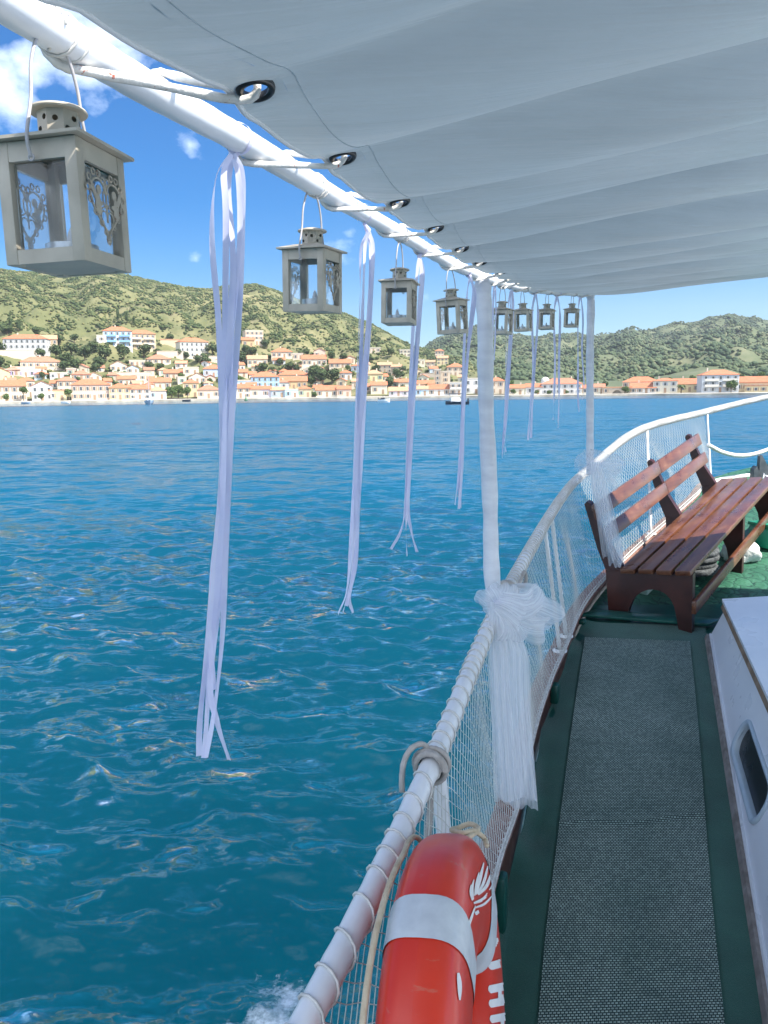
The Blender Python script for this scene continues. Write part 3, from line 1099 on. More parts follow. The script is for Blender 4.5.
# further small houses packed between the named ones
WORD = {'white': 'white', 'cream': 'cream', 'peach': 'peach', 'ochre': 'ochre', 'stone': 'brown stone', 'pink': 'pink', 'paleblue': 'pale blue'}
RW = {'orange': 'an orange roof', 'red': 'a red roof', 'tan': 'a tan roof', 'pale': 'a flat roof'}
hr_ = random.Random(23)
boxes = [(h[0], h[1]) for h in HOUSES]
used_lab, nfill = set(), 0
for _ in range(900):
    px = hr_.uniform(2, 486)
    lo_ = np.interp(px, [0, 60, 130, 200, 260, 330, 400, 450, 486], [372, 372, 368, 364, 356, 358, 366, 372, 384])
    py = hr_.uniform(lo_, 393)
    if any(abs(px - a) < 9.5 and abs(py - b) < 6.0 for a, b in boxes):
        continue
    wl = hr_.choice(['white', 'cream', 'cream', 'cream', 'peach', 'peach', 'ochre', 'stone', 'pink', 'paleblue'])
    rf_ = hr_.choice(['orange', 'orange', 'orange', 'tan', 'tan', 'red', 'pale'])
    near = sorted(HOUSES, key=lambda h: math.hypot((h[0] - px) * .8, h[1] - py))[0]
    rel = 'above' if near[1] - py > 5 else 'below' if py - near[1] > 5 else 'next to'
    lab = f'little {WORD[wl]} house with {RW[rf_]} {rel} the {near[2]}'
    if lab in used_lab or len(lab.split()) > 16:
        continue
    used_lab.add(lab)
    boxes.append((px, py))
    w_ = hr_.uniform(7, 12)
    keep_ = len(HOUSES)
    H(px - w_ / 2, px + w_ / 2, py + 3, py - hr_.uniform(2.2, 4.5), wl, rf_, 'flat' if rf_ == 'pale' else hr_.choice(['hip', 'gable', 'gable', 'gable_front']), 'x', lab, yaw=hr_.uniform(-18, 18), shut=hr_.choice(['brown', 'grey', 'green']))
    del HOUSES[keep_:]
    nfill += 1
    if nfill >= 62:
        break

# chapel with a white dome
c = polar(545, SHORE + 32, 1.2)
t_ = thing('chapel', 'small white chapel with round dome behind the long red-roofed building', 'chapel', c, -px2az(545))
m = MB()
zt = z_at(545, 384, SHORE + 32) - 1.2
m.abox(-2.6, 2.6, 0, 6, -2, zt)
m.build('wall', M_wall['white'], t_, local=True)
m = MB()
m.lathe([(2.2, 0), (2.2, 1.2), (2.15, 1.8), (1.7, 2.7), (.9, 3.3), (.02, 3.5)], (0, 3, zt), 16)
m.build('dome', M_wall['white'], t_, local=True, smooth=True)

# terrace walls on the slope
for x0, x1, yt, yb, lab in [(3, 36, 354, 361, 'long tan terrace wall directly below the big white three-storey house'), (18, 62, 369, 374, 'long tan terrace wall below the cream villa with red hip roof'),
                            (160, 184, 352, 358, 'pale stepped terrace wall between ochre block and large cream mansion'), (112, 150, 373, 377, 'tan terrace wall above the bright yellow waterfront house'),
                            (420, 446, 376, 380, 'tan terrace wall on the saddle beside the stone tower'), (196, 222, 357, 361, 'cream terrace wall below the large cream mansion')]:
    px = (x0 + x1) / 2
    r = find_r(px, yb) or SHORE + 40
    w = (x1 - x0) / 770 * r
    h = (yb - yt) / 770 * r
    m = MB()
    m.abox(-w / 2, w / 2, 0, .8, -3, h)
    m.abox(-w / 2 - .1, w / 2 + .1, -.1, .9, h + .003, h + .2)
    c = polar(px, r, terr_at(px, r))
    o = m.build('terrace_wall', M_wall['stone'] if x0 > 400 else M_wall['peach'], local=True)
    o.location = c
    o.rotation_euler = (0, 0, -px2az(px))
    tag(o, lab, 'wall', 'terrace walls on the slope', 'thing')

# ------------------------------------------------------------------ trees of the town
M_leaf = [leaf_mat('leaf_dark_olive', [(0, (.038, .060, .024)), (.5, (.065, .095, .036)), (1, (.12, .145, .06))]),
          leaf_mat('leaf_fresh_green', [(0, (.045, .080, .022)), (.5, (.080, .125, .036)), (1, (.14, .18, .06))])]
M_bark = pmat('bark', (.10, .07, .045), (.16, .12, .08), 4, .9, .3, 10, .02)


def crown_mesh(seed, leaf, tall=1.0, n=620):
    g = random.Random(seed)
    m = MB()
    lobes = [(g.uniform(-.45, .45), g.uniform(-.45, .45), g.uniform(-.25, .45) * tall, g.uniform(.42, .62)) for _ in range(7)]
    tint = []
    for k in range(n):
        lx, ly, lz, lr = lobes[k % 7]
        while True:
            d = Vector((g.gauss(0, 1), g.gauss(0, 1), g.gauss(0, 1)))
            if d.length > .1:
                break
        d.normalize()
        q = Vector((lx, ly, lz + .1)) + d * lr * g.uniform(.72, 1.05)
        q.z *= tall
        nn = (d + Vector((g.uniform(-.7, .7), g.uniform(-.7, .7), g.uniform(-.4, .7)))).normalized()
        u = nn.orthogonal().normalized()
        w = nn.cross(u)
        s = g.uniform(.09, .17)
        m.add([q + u * s, q + w * s * .8, q - u * s, q - w * s * .8], [(0, 1, 2, 3)])
        tint += [min(1, max(0, g.gauss(.35 + .12 * (k % 7 - 3) / 3, .2)))] * 4
    me = m.mesh('crown', [leaf], recalc=False)
    at = me.attributes.new('tint', 'FLOAT', 'POINT')
    at.data.foreach_set('value', np.array(tint, np.float32))
    return me


def trunk_mesh(tall=1.0):
    m = MB()
    m.tube([(0, 0, -1.6 * tall), (.02, 0, -.9 * tall), (0, .02, -.2 * tall), (0, 0, .3 * tall)], [.10, .075, .06, .03], 7)
    for a in (0.3, 2.4, 4.4):
        m.tube([(0, 0, -.6 * tall), (.2 * math.cos(a), .2 * math.sin(a), -.25 * tall), (.42 * math.cos(a), .42 * math.sin(a), .1 * tall)], [.045, .035, .015], 5)
    return m.mesh('trunk', [M_bark], smooth=True)


CR = {'olive': [crown_mesh(k, M_leaf[0]) for k in (1, 2, 3)], 'green': [crown_mesh(k, M_leaf[1]) for k in (4, 5)], 'cypress': [crown_mesh(6, M_leaf[0], 1.0)]}
TRK = trunk_mesh()
KIND = {'olive': 'dark olive tree', 'green': 'leafy green tree', 'cypress': 'slim dark cypress'}
TREES = []


def tree(px, py, dia, kind='olive', r=None):
    """crown centred on px,py; dia in pixels"""
    if r is None:
        r = find_r(px, py + dia * .55) or SHORE + 30
    else:
        r = SHORE + r
    zc = z_at(px, py, r)
    zg = terr_at(px, r)
    s = dia / 770 * r / 2 * 1.05
    sx = s * (.42 if kind == 'cypress' else 1)
    sz = s * (1.7 if kind == 'cypress' else .92)
    zc = max(zc, zg + sz * .75)
    t = thing('tree', None, 'tree', polar(px, r, zg), 0, 'trees among the houses of the town')
    for nm, me in (('crown', rnd.choice(CR[kind])), ('trunk', TRK)):
        o = bpy.data.objects.new(nm, me)
        COL.objects.link(o)
        o.parent = t
        o.location = (0, 0, zc - zg)
        o.scale = (sx, sx, sz) if nm == 'crown' else (sx, sx, max(sz, (zc - zg + .5) / 1.6))
        o.rotation_euler = (0, 0, rnd.random() * 6.28 if nm == 'crown' else 0)
    # what it grows beside
    best = sorted(HOUSES, key=lambda h: math.hypot((h[0] - px) * .8, h[1] - py))[0]
    rel = 'above' if best[1] - py > 7 else 'below' if py - best[1] > 7 else 'beside'
    TREES.append((t, kind, dia, rel, best[2]))


for a in [(62.7, 339, 10), (74, 349, 14), (58.6, 351, 14), (43, 353, 10), (67, 359, 12), (76, 365, 13), (66, 366, 11), (25, 365, 6), (3, 348, 12), (2, 361, 10), (87, 353, 15), (44, 377, 7), (126, 352, 14), (146, 351, 14), (161, 352, 7),
          (108, 353, 15), (102, 363, 12), (95, 348, 13), (99, 369, 10), (83.5, 366, 11), (150, 366, 9), (162, 367, 8), (180, 353, 9), (187, 355, 8), (200, 361, 9), (214, 349, 12), (207, 362, 11), (242, 358, 12), (247, 350, 10),
          (252, 353, 13), (268, 344, 10), (262, 369, 13), (273, 371, 9), (281, 362, 9), (289, 368, 12), (297, 368, 10), (315, 373, 16), (323, 376, 17), (311, 381, 11), (307, 352, 8), (332, 376, 16), (332, 356, 10), (343, 358, 10), (397, 374, 11),
          (390, 382, 11), (376, 369, 9), (370, 358, 8), (401, 375, 9), (427, 372, 5), (403, 369, 7), (119, 341, 7), (40, 332, 9), (12, 333, 10), (78, 338, 8), (173, 337, 8), (227, 347, 9), (232, 361, 10), (392, 352, 9), (413, 371, 7), (456, 384, 5)]:
    tree(*a)
for a in [(68.5, 393, 8, 'green', 9), (41, 397, 7, 'green', 8), (23, 391, 8, 'green', 9), (5, 397, 7, 'green', 8), (110, 381, 8, 'green'), (150, 379, 6, 'green'), (171, 392, 12, 'green', 16), (178, 391, 11, 'green', 18), (187, 392, 10, 'green', 9), (210, 381, 6, 'green'), (240, 379, 8, 'green'),
          (314, 395, 6, 'green', 9), (182, 376, 7, 'green'), (348, 368, 6, 'green'), (428, 386, 5, 'green', 30), (403, 388, 6, 'green', 26), (511, 383, 7, 'green', 30), (513, 392, 6, 'green', 9), (537, 393, 5, 'green', 8), (567, 392, 4, 'green', 8), (549, 393, 5, 'green', 8),
          (625, 391, 8, 'green', 10), (731, 386, 11, 'green', 9), (760, 376, 8, 'green', 40), (740, 377, 7, 'olive', 36), (669, 380, 6, 'green', 36), (692, 379, 7, 'green', 44), (650, 379, 7, 'olive', 48), (605, 384, 7, 'olive', 40)]:
    tree(*a)
for a in [(16, 330, 9, 'cypress'), (24, 329, 8, 'cypress'), (131, 322, 8, 'cypress'), (138, 324, 7, 'cypress'), (123, 318, 9, 'cypress')]:
    tree(*a)
grp = {}
for q in TREES:
    grp.setdefault((q[1], q[3], q[4]), []).append(q)
ORD = ['largest', 'second largest', 'third largest', 'fourth largest', 'fifth largest', 'sixth largest']
for (kind, rel, short), qs in grp.items():
    qs.sort(key=lambda q: -q[2])
    for i, q in enumerate(qs):
        pre = '' if len(qs) == 1 else (('smallest' if i == len(qs) - 1 else ORD[i]) + ' ')
        q[0]['label'] = f'{pre}{KIND[kind]} {rel} the {short}'

# a palm on the waterfront
pr = SHORE + 8
c = polar(681, pr, 1.1)
t_ = thing('palm_tree', 'bushy palm on the quay before the yellow house', 'palm', c)
m = MB()
m.tube([(0, 0, -.5), (.1, 0, 1.5), (.05, 0, 3.2)], [.34, .26, .22], 8)
m.build('trunk', M_bark, t_, local=True, smooth=True)
m = MB()
for k in range(30):
    a = k * 2.4
    up = .2 + 1.1 * ((k * 7) % 10) / 10
    L = 2.3
    sp = [Vector((.05, 0, 3.2)) + Vector((math.cos(a), math.sin(a), 0)) * (L * u) + Vector((0, 0, up * 1.6 * u - 1.9 * u * u)) for u in (0, .25, .5, .75, 1)]
    side = Vector((-math.sin(a), math.cos(a), 0))
    m.sheet([[p + side * w - Vector((0, 0, abs(w) * .4)) for w in (-ww, 0, ww)] for p, ww in zip(sp, (.05, .3, .36, .26, .03))])
m.build('crown', pmat('palm_frond', (.05, .08, .025), (.10, .13, .04), 2, .7, 0), t_, local=True)

# ------------------------------------------------------------------ boats on the bay
M_bwhite = pmat('boat_white', (.68, .70, .72), (.76, .77, .78), 2, .4, 0)
M_bdark = pmat('boat_dark', (.015, .02, .035), (.03, .035, .05), 2, .5, 0)
M_bgrey = pmat('boat_grey_blue', (.20, .27, .36), (.27, .34, .42), 2, .45, 0)
M_bwood = pmat('boat_timber', (.22, .11, .05), (.30, .16, .08), 2, .6, 0)
M_metal = pmat('mast_metal', (.45, .46, .48), (.6, .6, .6), 3, .35, 0, Metallic=.6)


def hull(m, L, Bm, H, mi=0, sharp=.5):
    secs = []
    N = 12
    for i in range(N + 1):
        u = i / N
        w = Bm / 2 * (1 - max(0, (u - .45) / .55) ** 2.2) * (1 if u > .05 else .9)
        w = max(w, .02)
        z = H * (1 + .35 * u * u)
        x = (u - .5) * L
        secs.append([(x, -w, z), (x, -w * .82, z * .35), (x, -w * .3, -.25), (x, w * .3, -.25), (x, w * .82, z * .35), (x, w, z), (x, w * .9, z - .02), (x, 0, z - .05), (x, -w * .9, z - .02), (x, -w, z)])
    m.sheet(secs, mi)
    m.add(secs[0][:-1], [tuple(range(9))], mi)


# sailing boat, seen nearly bow-on
Y = 225.0
c = PZ(149.5, 404.5, -EYE, 0)
t_ = thing('sailing_boat', 'moored grey blue sailing boat with bare mast and dark canopy', 'sailboat', (c.x, c.y, 0), R(-70))
m = MB()
hull(m, 8.2, 2.9, 1.1)
m.build('hull', M_bgrey, t_, local=True)
m = MB()
m.bbox((-.2, 0, 1.35), (1.9, 0, 0), (0, .85, 0), (0, 0, .35), .12)
m.build('cabin', M_bwhite, t_, local=True)
m = MB()
m.tube([(.6, 0, 1.6), (.6, 0, 9.8)], [.07, .05], 8)
m.tube([(.6, -.7, 6.2), (.6, .7, 6.2)], .03, 6)
for q in ((3.9, 0, 1.5), (-3.9, 0, 1.3), (.5, 1.3, 1.1), (.5, -1.3, 1.1)):
    m.tube([(.6, 0, 9.7), q], .02, 4)
m.build('mast', M_metal, t_, local=True)
m = MB()
m.tube([(.5, 0, 2.4), (-3.0, 0, 2.6)], .13, 8)
m.build('boom', M_bgrey, t_, local=True)
m = MB()
m.sheet([[(-3.2 + 1.8 * u, 1.2 * math.cos(a), 2.0 + .55 * math.sin(a)) for a in np.linspace(0, math.pi, 9)] for u in (0, .5, 1)])
m.build('canopy', M_bdark, t_, local=True)

c = PZ(384, 402, -EYE, 0)
t_ = thing('motor_boat', 'small white open motorboat with dark crates near the yellow house', 'motorboat', (c.x, c.y, 0), R(-8))
m = MB()
hull(m, 3.6, 1.6, .75)
m.build('hull', M_bwhite, t_, local=True)
m = MB()
m.bbox((-.3, 0, .85), (.55, 0, 0), (0, .5, 0), (0, 0, .45), .06)
m.bbox((-1.2, .1, .8), (.25, 0, 0), (0, .3, 0), (0, 0, .3), .05)
m.build('console', M_bdark, t_, local=True)
m = MB()
m.tube([(-.3, 0, 1.2), (-.3, 0, 2.3)], .04, 6)
m.bbox((-1.75, 0, .9), (.14, 0, 0), (0, .16, 0), (0, 0, .45), .05)
m.build('outboard_motor', M_bdark, t_, local=True)

c = PZ(457, 404, -EYE, 0)
t_ = thing('motor_boat', 'dark-canopied white motorboat with outboard crossing the bay', 'motorboat', (c.x, c.y, 0), R(188))
m = MB()
hull(m, 5.6, 2.0, .55)
m.build('hull', M_bdark, t_, local=True)
m = MB()
m.bbox((.5, 0, .95), (1.05, 0, 0), (0, .7, 0), (0, 0, .5), .1)
m.bbox((-1.0, 0, .85), (.35, 0, 0), (0, .6, 0), (0, 0, .35), .08)
m.build('cabin', M_bwhite, t_, local=True)
m = MB()
m.bbox((.3, 0, 2.42), (1.5, 0, 0), (0, .85, 0), (0, 0, .09), .05)
cp = m.build('canopy', M_bdark, t_, local=True)
m = MB()
for x in (-1.1, 1.6):
    for y in (-.75, .75):
        m.tube([(x, y, .5), (x, y, 2.35)], .035, 6)
m.build('canopy_frame', M_metal, cp, local=True)
m = MB()
m.bbox((-2.7, 0, .75), (.2, 0, 0), (0, .22, 0), (0, 0, .55), .08)
m.build('outboard_motor', M_bdark, t_, local=True)
for px, py, mm, lab in [(25, 402.2, M_bgrey, 'small blue rowing boat at the quay before the trees'), (65, 401.6, M_bwhite, 'small white rowing boat at the quay before the low yellow house'), (186, 400.8, M_bdark, 'small dark rowing boat at the quay before the leafy shore trees')]:
    c = polar(px, SHORE - 5, 0)
    t_ = thing('rowing_boat', lab, 'rowing boat', c, R(5), 'rowing boats along the quay')
    m = MB()
    hull(m, 3.6, 1.5, .7)
    m.build('hull', mm, t_, local=True)
    MB().abox(-.8, -.5, -.6, .6, .45, .52).abox(.4, .7, -.55, .55, .45, .52).build('thwart', M_bwood, t_, local=True)
c = PZ(246, 400.6, -EYE, 0)
t_ = thing('buoy', 'dark green navigation buoy floating before the cream waterfront house', 'buoy', (c.x, c.y, 0))
m = MB()
m.lathe([(.02, -.3), (.75, -.2), (.8, .3), (.6, .5), (.3, .9), (.25, 1.6), (.02, 1.75)], (0, 0, 0), 14)
m.build('float', pmat('buoy_green', (.02, .10, .04), (.03, .14, .06), 2, .5, 0), t_, local=True, smooth=True)
MB().tube([(0, 0, 1.7), (0, 0, 2.4)], .06, 6).build('topmark', M_bdark, t_, local=True)

# =================================================================== THE BOAT
UP = Vector((0, 0, 1))


def zdeck(y):
    return EYE - 1.933 + .176 * y if y < 4.05 else EYE - 1.220 + .19 * (y - 4.05)


def inb(path, s):
    t = path.tan(s)
    return Vector((t.y, -t.x, 0)).normalized()


rp = [PZ(a, b, -.905, .095) for a, b in [(305, 1024), (380, 875), (440, 745), (500, 605), (560, 500), (590, 468)]] + [P(640, 430, 5.6), P(705, 412, 6.6), P(768, 397, 7.6)]
rp = [rp[0] - (rp[1] - rp[0]) * 6, rp[0] - (rp[1] - rp[0]) * 2] + rp + [rp[-1] + Vector((1.1, .75, .12)), rp[-1] + Vector((2.4, 1.2, .2))]
RAIL = Path(rp, 900)
cp = [PZ(a, b, -1.53, .10) for a, b in [(490, 870), (513, 801), (534, 716), (560, 651), (598, 584)]] + [P(690, 500, 5.9), P(712, 480, 6.5)]
pre = []
for y in (-1.2, .2, .875, 1.2, 1.5):
    q = RAIL.at_y(y)
    pre.append(Vector((q.x + .045, y, EYE - 1.53 + .10 * y)))
CAP = Path(pre + cp + [cp[-1] + Vector((.75, .45, .07)), cp[-1] + Vector((2.0, 1.0, .14))], 900)

# materials
M_white = pmat('white_gloss_paint', (.66, .68, .70), (.78, .78, .79), 7, .32, .25, 45, .0015, spots=((.40, .29, .20), 17, .665))
M_cord = pmat('white_cord', (.50, .49, .46), (.66, .65, .62), 60, .8, .4, 300, .001)
M_net = pmat('netting_twine', (.50, .50, .47), (.62, .62, .58), 8, .8, 0)
M_wood = pmat('varnished_mahogany', (.085, .024, .016), (.20, .062, .032), 9, .30, .2, 30, .001, stretch=(1, 1, 6), Coat_Weight=.25, Coat_Roughness=.15)
M_wooddk = pmat('dark_mahogany', (.030, .009, .008), (.060, .018, .014), 9, .38, .2, 40, .001)
M_capw = pmat('worn_cap_wood', (.13, .055, .045), (.27, .155, .125), 22, .6, .4, 50, .003, spots=((.46, .37, .33), 18, .66))
M_bulw = pmat('bulwark_paint_maroon', (.055, .016, .013), (.10, .032, .022), 12, .4, .2, 40, .002)
M_teal = pmat('green_deck_paint', (.004, .052, .042), (.012, .10, .078), 7, .33, .3, 30, .003, spots=((.22, .30, .26), 9, .70))
M_top = pmat('white_hull_paint', (.66, .68, .69), (.75, .75, .74), 3, .35, 0)


def green_deck():
    t = NT('cracked_green_deck_paint')
    v = t.coords()
    vo = t.n('ShaderNodeTexVoronoi', feature='DISTANCE_TO_EDGE')
    vo.inputs['Scale'].default_value = 15
    wv = t.n('ShaderNodeMix', data_type='RGBA')
    nz = t.n('ShaderNodeTexNoise')
    nz.inputs['Scale'].default_value = 9
    t.l(v, nz.inputs['Vector'])
    wv.inputs[0].default_value = .12
    t.l(v, wv.inputs[6])
    t.l(nz.outputs['Color'], wv.inputs[7])
    t.l(wv.outputs[2], vo.inputs['Vector'])
    crack = t.ramp(vo.outputs['Distance'], [(.015, (0, 0, 0)), (.06, (1, 1, 1))])
    base = t.ramp(t.noise(v, 5, 5), [(.35, (.016, .085, .050)), (.65, (.040, .145, .085))])
    col = t.mix(crack, (.006, .040, .026), base)
    return t.done(t.bsdf(col, .55, t.bump(vo.outputs['Distance'], .5, .02)))


M_gdeck = green_deck()

# deck: one sheet from behind the camera to the bow
m = MB()
grid = []
for i in range(70):
    y = -1.8 + i * .13
    q = CAP.at_y(y)
    n = inb(CAP, CAP.s_at_y(y))
    x0 = q.x + .012
    z = zdeck(y)
    grid.append([(lerp(x0, 4.6, u), y, z) for u in (0, .02, .05, .1, .2, .4, .7, 1)])
m.sheet(grid[:47], 0)
m.sheet(grid[46:], 1)
tag(m.build('deck', [M_teal, M_gdeck], base=(0, 0, EYE - 1.8)), 'green painted wooden side deck and foredeck', kind='structure')

# hull side, bulwark, cap
hl = thing('passenger_boat', 'low maroon bulwark with worn wooden cap and white topsides, edging the green deck', 'boat', (0, 0, 0))
n = 240
sv = [i / (n - 1) * CAP.L for i in range(n)]
sec = lambda s, pr: [CAP.at(s) + inb(CAP, s) * d + UP * z for d, z in pr]
m = MB()
m.sheet([[CAP.at(s) + inb(CAP, s) * d + UP * z for d, z in ((.006, -.03), (.004, -.12))] + [Vector((CAP.at(s).x + inb(CAP, s).x * .002, CAP.at(s).y + inb(CAP, s).y * .002, zdeck(CAP.at(s).y) - .03))] for s in sv])
m.build('bulwark', M_bulw, hl, smooth=True)
m = MB()
m.sheet([sec(s, ((.020, -.028), (.026, -.010), (.018, 0), (-.045, 0), (-.055, -.012), (-.048, -.028), (.020, -.028))) for s in sv])
m.build('cap_rail', M_capw, hl, angle=50)
m = MB()
m.sheet([[CAP.at(s) + inb(CAP, s) * -.055 + UP * -.03, CAP.at(s) + inb(CAP, s) * -.05 + UP * -.5, Vector((CAP.at(s).x, CAP.at(s).y, 0)) + inb(CAP, s) * .06 + UP * .5, Vector((CAP.at(s).x, CAP.at(s).y, 0)) + inb(CAP, s) * .2 + UP * -.3] for s in sv])
m.build('topside', M_top, hl, smooth=True)
for y in (.7, 1.5, 2.05, 2.62, 3.22, 3.95, 4.7, 5.5, 6.2):
    s = CAP.s_at_y(y)
    q, nn, tt = CAP.at(s), inb(CAP, s), CAP.tan(s)
    m = MB()
    h = q.z - .03 - zdeck(y)
    m.bbox(q + nn * .018 + UP * (-.05 - h / 2 + .01), nn * .018, Vector((tt.x, tt.y, 0)).normalized() * .026, UP * (h / 2 - .02), .010)
    m.build('timber_frame', M_teal, hl, angle=40)

# ------------------------------------------------------------------ railing
rl = thing('railing', 'white painted pipe railing spirally lashed with cord along the boat side', 'railing', (0, 0, 0))
ns = 420
ss = [i / (ns - 1) * RAIL.L for i in range(ns)]
m = MB()
g = np.random.default_rng(3)
wr = [0.0212 + (.002 if RAIL.at(s).y > 5.2 else 0) + g.normal(0, .0004) for s in ss]
m.tube([RAIL.at(s) for s in ss], wr, 16)
m.build('top_rail', M_white, rl, smooth=True)
# spiral lashing: wide turns near, tight turns towards the bow
m = MB()
pts = []
s, ph = .2, 0.0
while s < RAIL.L - .2:
    y = RAIL.at(s).y
    pitch = np.interp(y, [.5, 1.4, 2.0, 2.6, 3.6, 5, 6], [.066, .060, .048, .034, .026, .020, .02])
    t = RAIL.tan(s)
    n1 = inb(RAIL, s)
    n2 = n1.cross(t)
    rr = .0238 + (.0024 if y > 5.2 else 0)
    pts.append(RAIL.at(s) + n1 * math.cos(ph) * rr + n2 * math.sin(ph) * rr)
    st = 2 * math.pi / 11
    ph += st
    s += pitch * st / (2 * math.pi) * (1 + .25 * math.sin(s * 17))
m.tube(pts, .0023, 5)
m.build('lashing_cord', M_cord, rl, smooth=True)
for (ax, ay), (bx, by) in [((436, 752), (456, 1000)), ((545, 525), (560, 651)), ((551, 513), (568, 637)), ((647, 427), (650, 533)), ((707, 412), (711, 481))]:
    a, b = PZ(ax, ay, -.905, .095), PZ(bx, by, -1.53, .10)
    a = min((RAIL.at(q_) for q_ in np.linspace(0, RAIL.L, 1500)), key=lambda z_: (z_ - P(ax, ay, z_.y)).length)
    b = min((CAP.at(q_) for q_ in np.linspace(0, CAP.L, 1500)), key=lambda z_: (z_ - P(bx, by, z_.y)).length)
    m = MB()
    pp = [a.lerp(b, u) for u in np.linspace(0, 1, 9)]
    m.tube(pp, .0095 if ax != 436 else .017, 10)
    m.lathe([(.034, .0), (.034, .006), (.02, .012)], b, 12)
    m.build('stanchion', M_white, rl, smooth=True)

# ------------------------------------------------------------------ fishing net laced between rail and cap
SN0, SN1 = RAIL.s_at_y(.3), RAIL.s_at_y(6.58)


def netp(u, h):
    """u 0..1 along the railing, h 0 (cap) .. 1 (rail)"""
    s = lerp(SN0, SN1, u)
    a = RAIL.at(s)
    f = (s - SN0) / (SN1 - SN0)
    b = CAP.at(lerp(CAP.s_at_y(.32), CAP.s_at_y(6.48), f))
    b = b + inb(CAP, CAP.s_at_y(b.y)) * .02 + UP * .012
    q = b.lerp(a, h)
    bl = math.sin(math.pi * h)
    return q + Vector((.80, -.5, 0)) * bl * (.012 + .016 * math.sin(f * 41) + .008 * math.sin(f * 97 + h * 5)) + UP * bl * .006 * math.sin(f * 230)


m = MB()
LN = SN1 - SN0
cell = .0360
nd = int((LN + .62) / cell)
for fam in (0, 1):
    for k in range(nd):
        u0 = (k * cell - .62 * (fam == 1)) / LN
        pts = []
        for j in range(17):
            h = j / 16
            u = u0 + (-1 if fam == 0 else 1) * h * .62 / LN
            if 0 <= u <= 1:
                zz = .0016 * (1 if j % 2 else -1)
                pts.append(netp(u, h) + UP * zz)
        if len(pts) > 1:
            m.tube(pts, .00092, 4, caps=False)
net = m.build('safety_net', M_net, base=(0, 0, 0), smooth=True)
m = MB()
for hh, r in ((.0, .0045), (.03, .0025)):
    m.tube([netp(u, hh) + Vector((.004, -.002, .0)) for u in np.linspace(0, 1, 300)], r, 6)
pts = []
for i in range(1800):
    u = i / 1799
    q = netp(u, .0)
    a = i * .9
    pts.append(q + Vector((.8, -.5, 0)) * .009 * math.cos(a) + UP * (.009 * math.sin(a) + .004))
m.tube(pts, .0016, 4)
m.build('border_rope', M_cord, net, smooth=True)
tag(net, 'pale fishing net strung between the white railing and the wooden cap', 'net')

# ------------------------------------------------------------------ awning frame
pipe_px = [(-130, -130, .40), (-60, -48, .49), (0, -3, .55), (65, 38, .62), (147, 88, .72), (232, 135, .87), (313, 184, 1.13), (352, 207, 1.36), (399, 233, 1.66), (448, 262, 2.06), (481, 276, 2.38), (502, 283, 2.85), (523, 288, 3.26), (546, 291, 3.6), (571, 293, 3.85), (590, 294, 4.06)]
pp = [P(*q) for q in pipe_px]
pp = [pp[0] - (pp[1] - pp[0]) * 5] + pp
PIPE = Path(pp, 900)
af = thing('awning_rail', 'white painted awning pipe with two wrapped posts along the boat side', 'awning rail', (0, 0, 0))
m = MB()
pl = [PIPE.at(i / 299 * PIPE.L) for i in range(300)]
e = PIPE.at(PIPE.L)
fdir = Vector((math.cos(R(9)), -math.sin(R(9)), .02))
pl += [e + Vector((.03, .025, .01)), e + fdir * .09 + UP * .022, e + fdir * .3 + UP * .03, e + fdir * 2.6 + UP * .13]
m.tube(pl, [.0145 + g.normal(0, .0002) for _ in pl], 16)
m.build('pipe', M_white, af, smooth=True)


def wrap_mat():
    t = NT('white_wrapping')
    v = t.coords((1, 1, 3.2), (0, .55, .3))
    n = t.noise(v, 11, 4)
    return t.done(t.bsdf(t.ramp(n, [(.3, (.60, .61, .66)), (.7, (.76, .77, .80))]), .7, t.bump(n, .6, .008)))


M_wrap = wrap_mat()
for pxs, r in (([(482, 277, 2.36), (485, 330, 2.34), (486, 400, 2.33), (490, 500, 2.30), (492, 575, 2.28), (500, 660, 2.27), (510, 803, 2.30)], .0235),
               ([(590, 294, 4.06), (591, 305, 4.07), (590, 350, 4.08), (590, 400, 4.09), (590, 440, 4.11), (590, 474, 4.14)], .0200)):
    q = interp_path([P(*a) for a in pxs], 60)
    rr = []
    for i in range(60):
        w = r * (1 + .05 * math.sin(i * .53) + .035 * math.sin(i * 1.31 + 1))
        if i < 3:
            w *= (.75, .9, 1.12)[i]
        rr.append(w)
    m = MB()
    m.tube(q, rr, 14)
    m.build('post', M_wrap, af, smooth=True)

# ------------------------------------------------------------------ awning cloth with eyelets
EY = [(256, 93, .70), (343, 160, .99), (400, 204, 1.31), (436, 230, 1.64), (462, 250, 1.90), (481, 263, 2.12)]


def cdir(y):
    th = R(np.interp(y, [.4, 1.2, 2.4, 4.1], [25, 22, 16, 9]))
    return Vector((math.cos(th), -math.sin(th), .055))


eye_pts = []
for k, y in enumerate((-.62, -.28, .08)):
    b = PIPE.at_y(y) if y > PIPE.p[0].y else PIPE.p[0] + (PIPE.p[0] - PIPE.p[40]).normalized() * (PIPE.p[0].y - y)
    eye_pts.append(Vector((b.x, b.y, b.z)) + cdir(y) * .10)
eye_pts += [P(22, -72, .44)] + [P(*q) for q in EY]
for y in (2.38, 2.66, 2.94, 3.22, 3.50, 3.78, 4.02):
    eye_pts.append(PIPE.at_y(y) + cdir(y) * np.interp(y, [2.1, 2.6, 4.0], [.075, .055, .035]) + UP * .004)
edge_pts = [q - cdir(q.y) * .021 for q in eye_pts]
edge_pts = edge_pts[:4] + [P(85, -1, .545), P(133, 31, .585), P(187, 63, .640)] + edge_pts[4:]
edge_pts = [edge_pts[0] * 2 - edge_pts[1]] + edge_pts + [edge_pts[-1] + Vector((.03, .08, .01))]
EDGE = Path(edge_pts, 900)
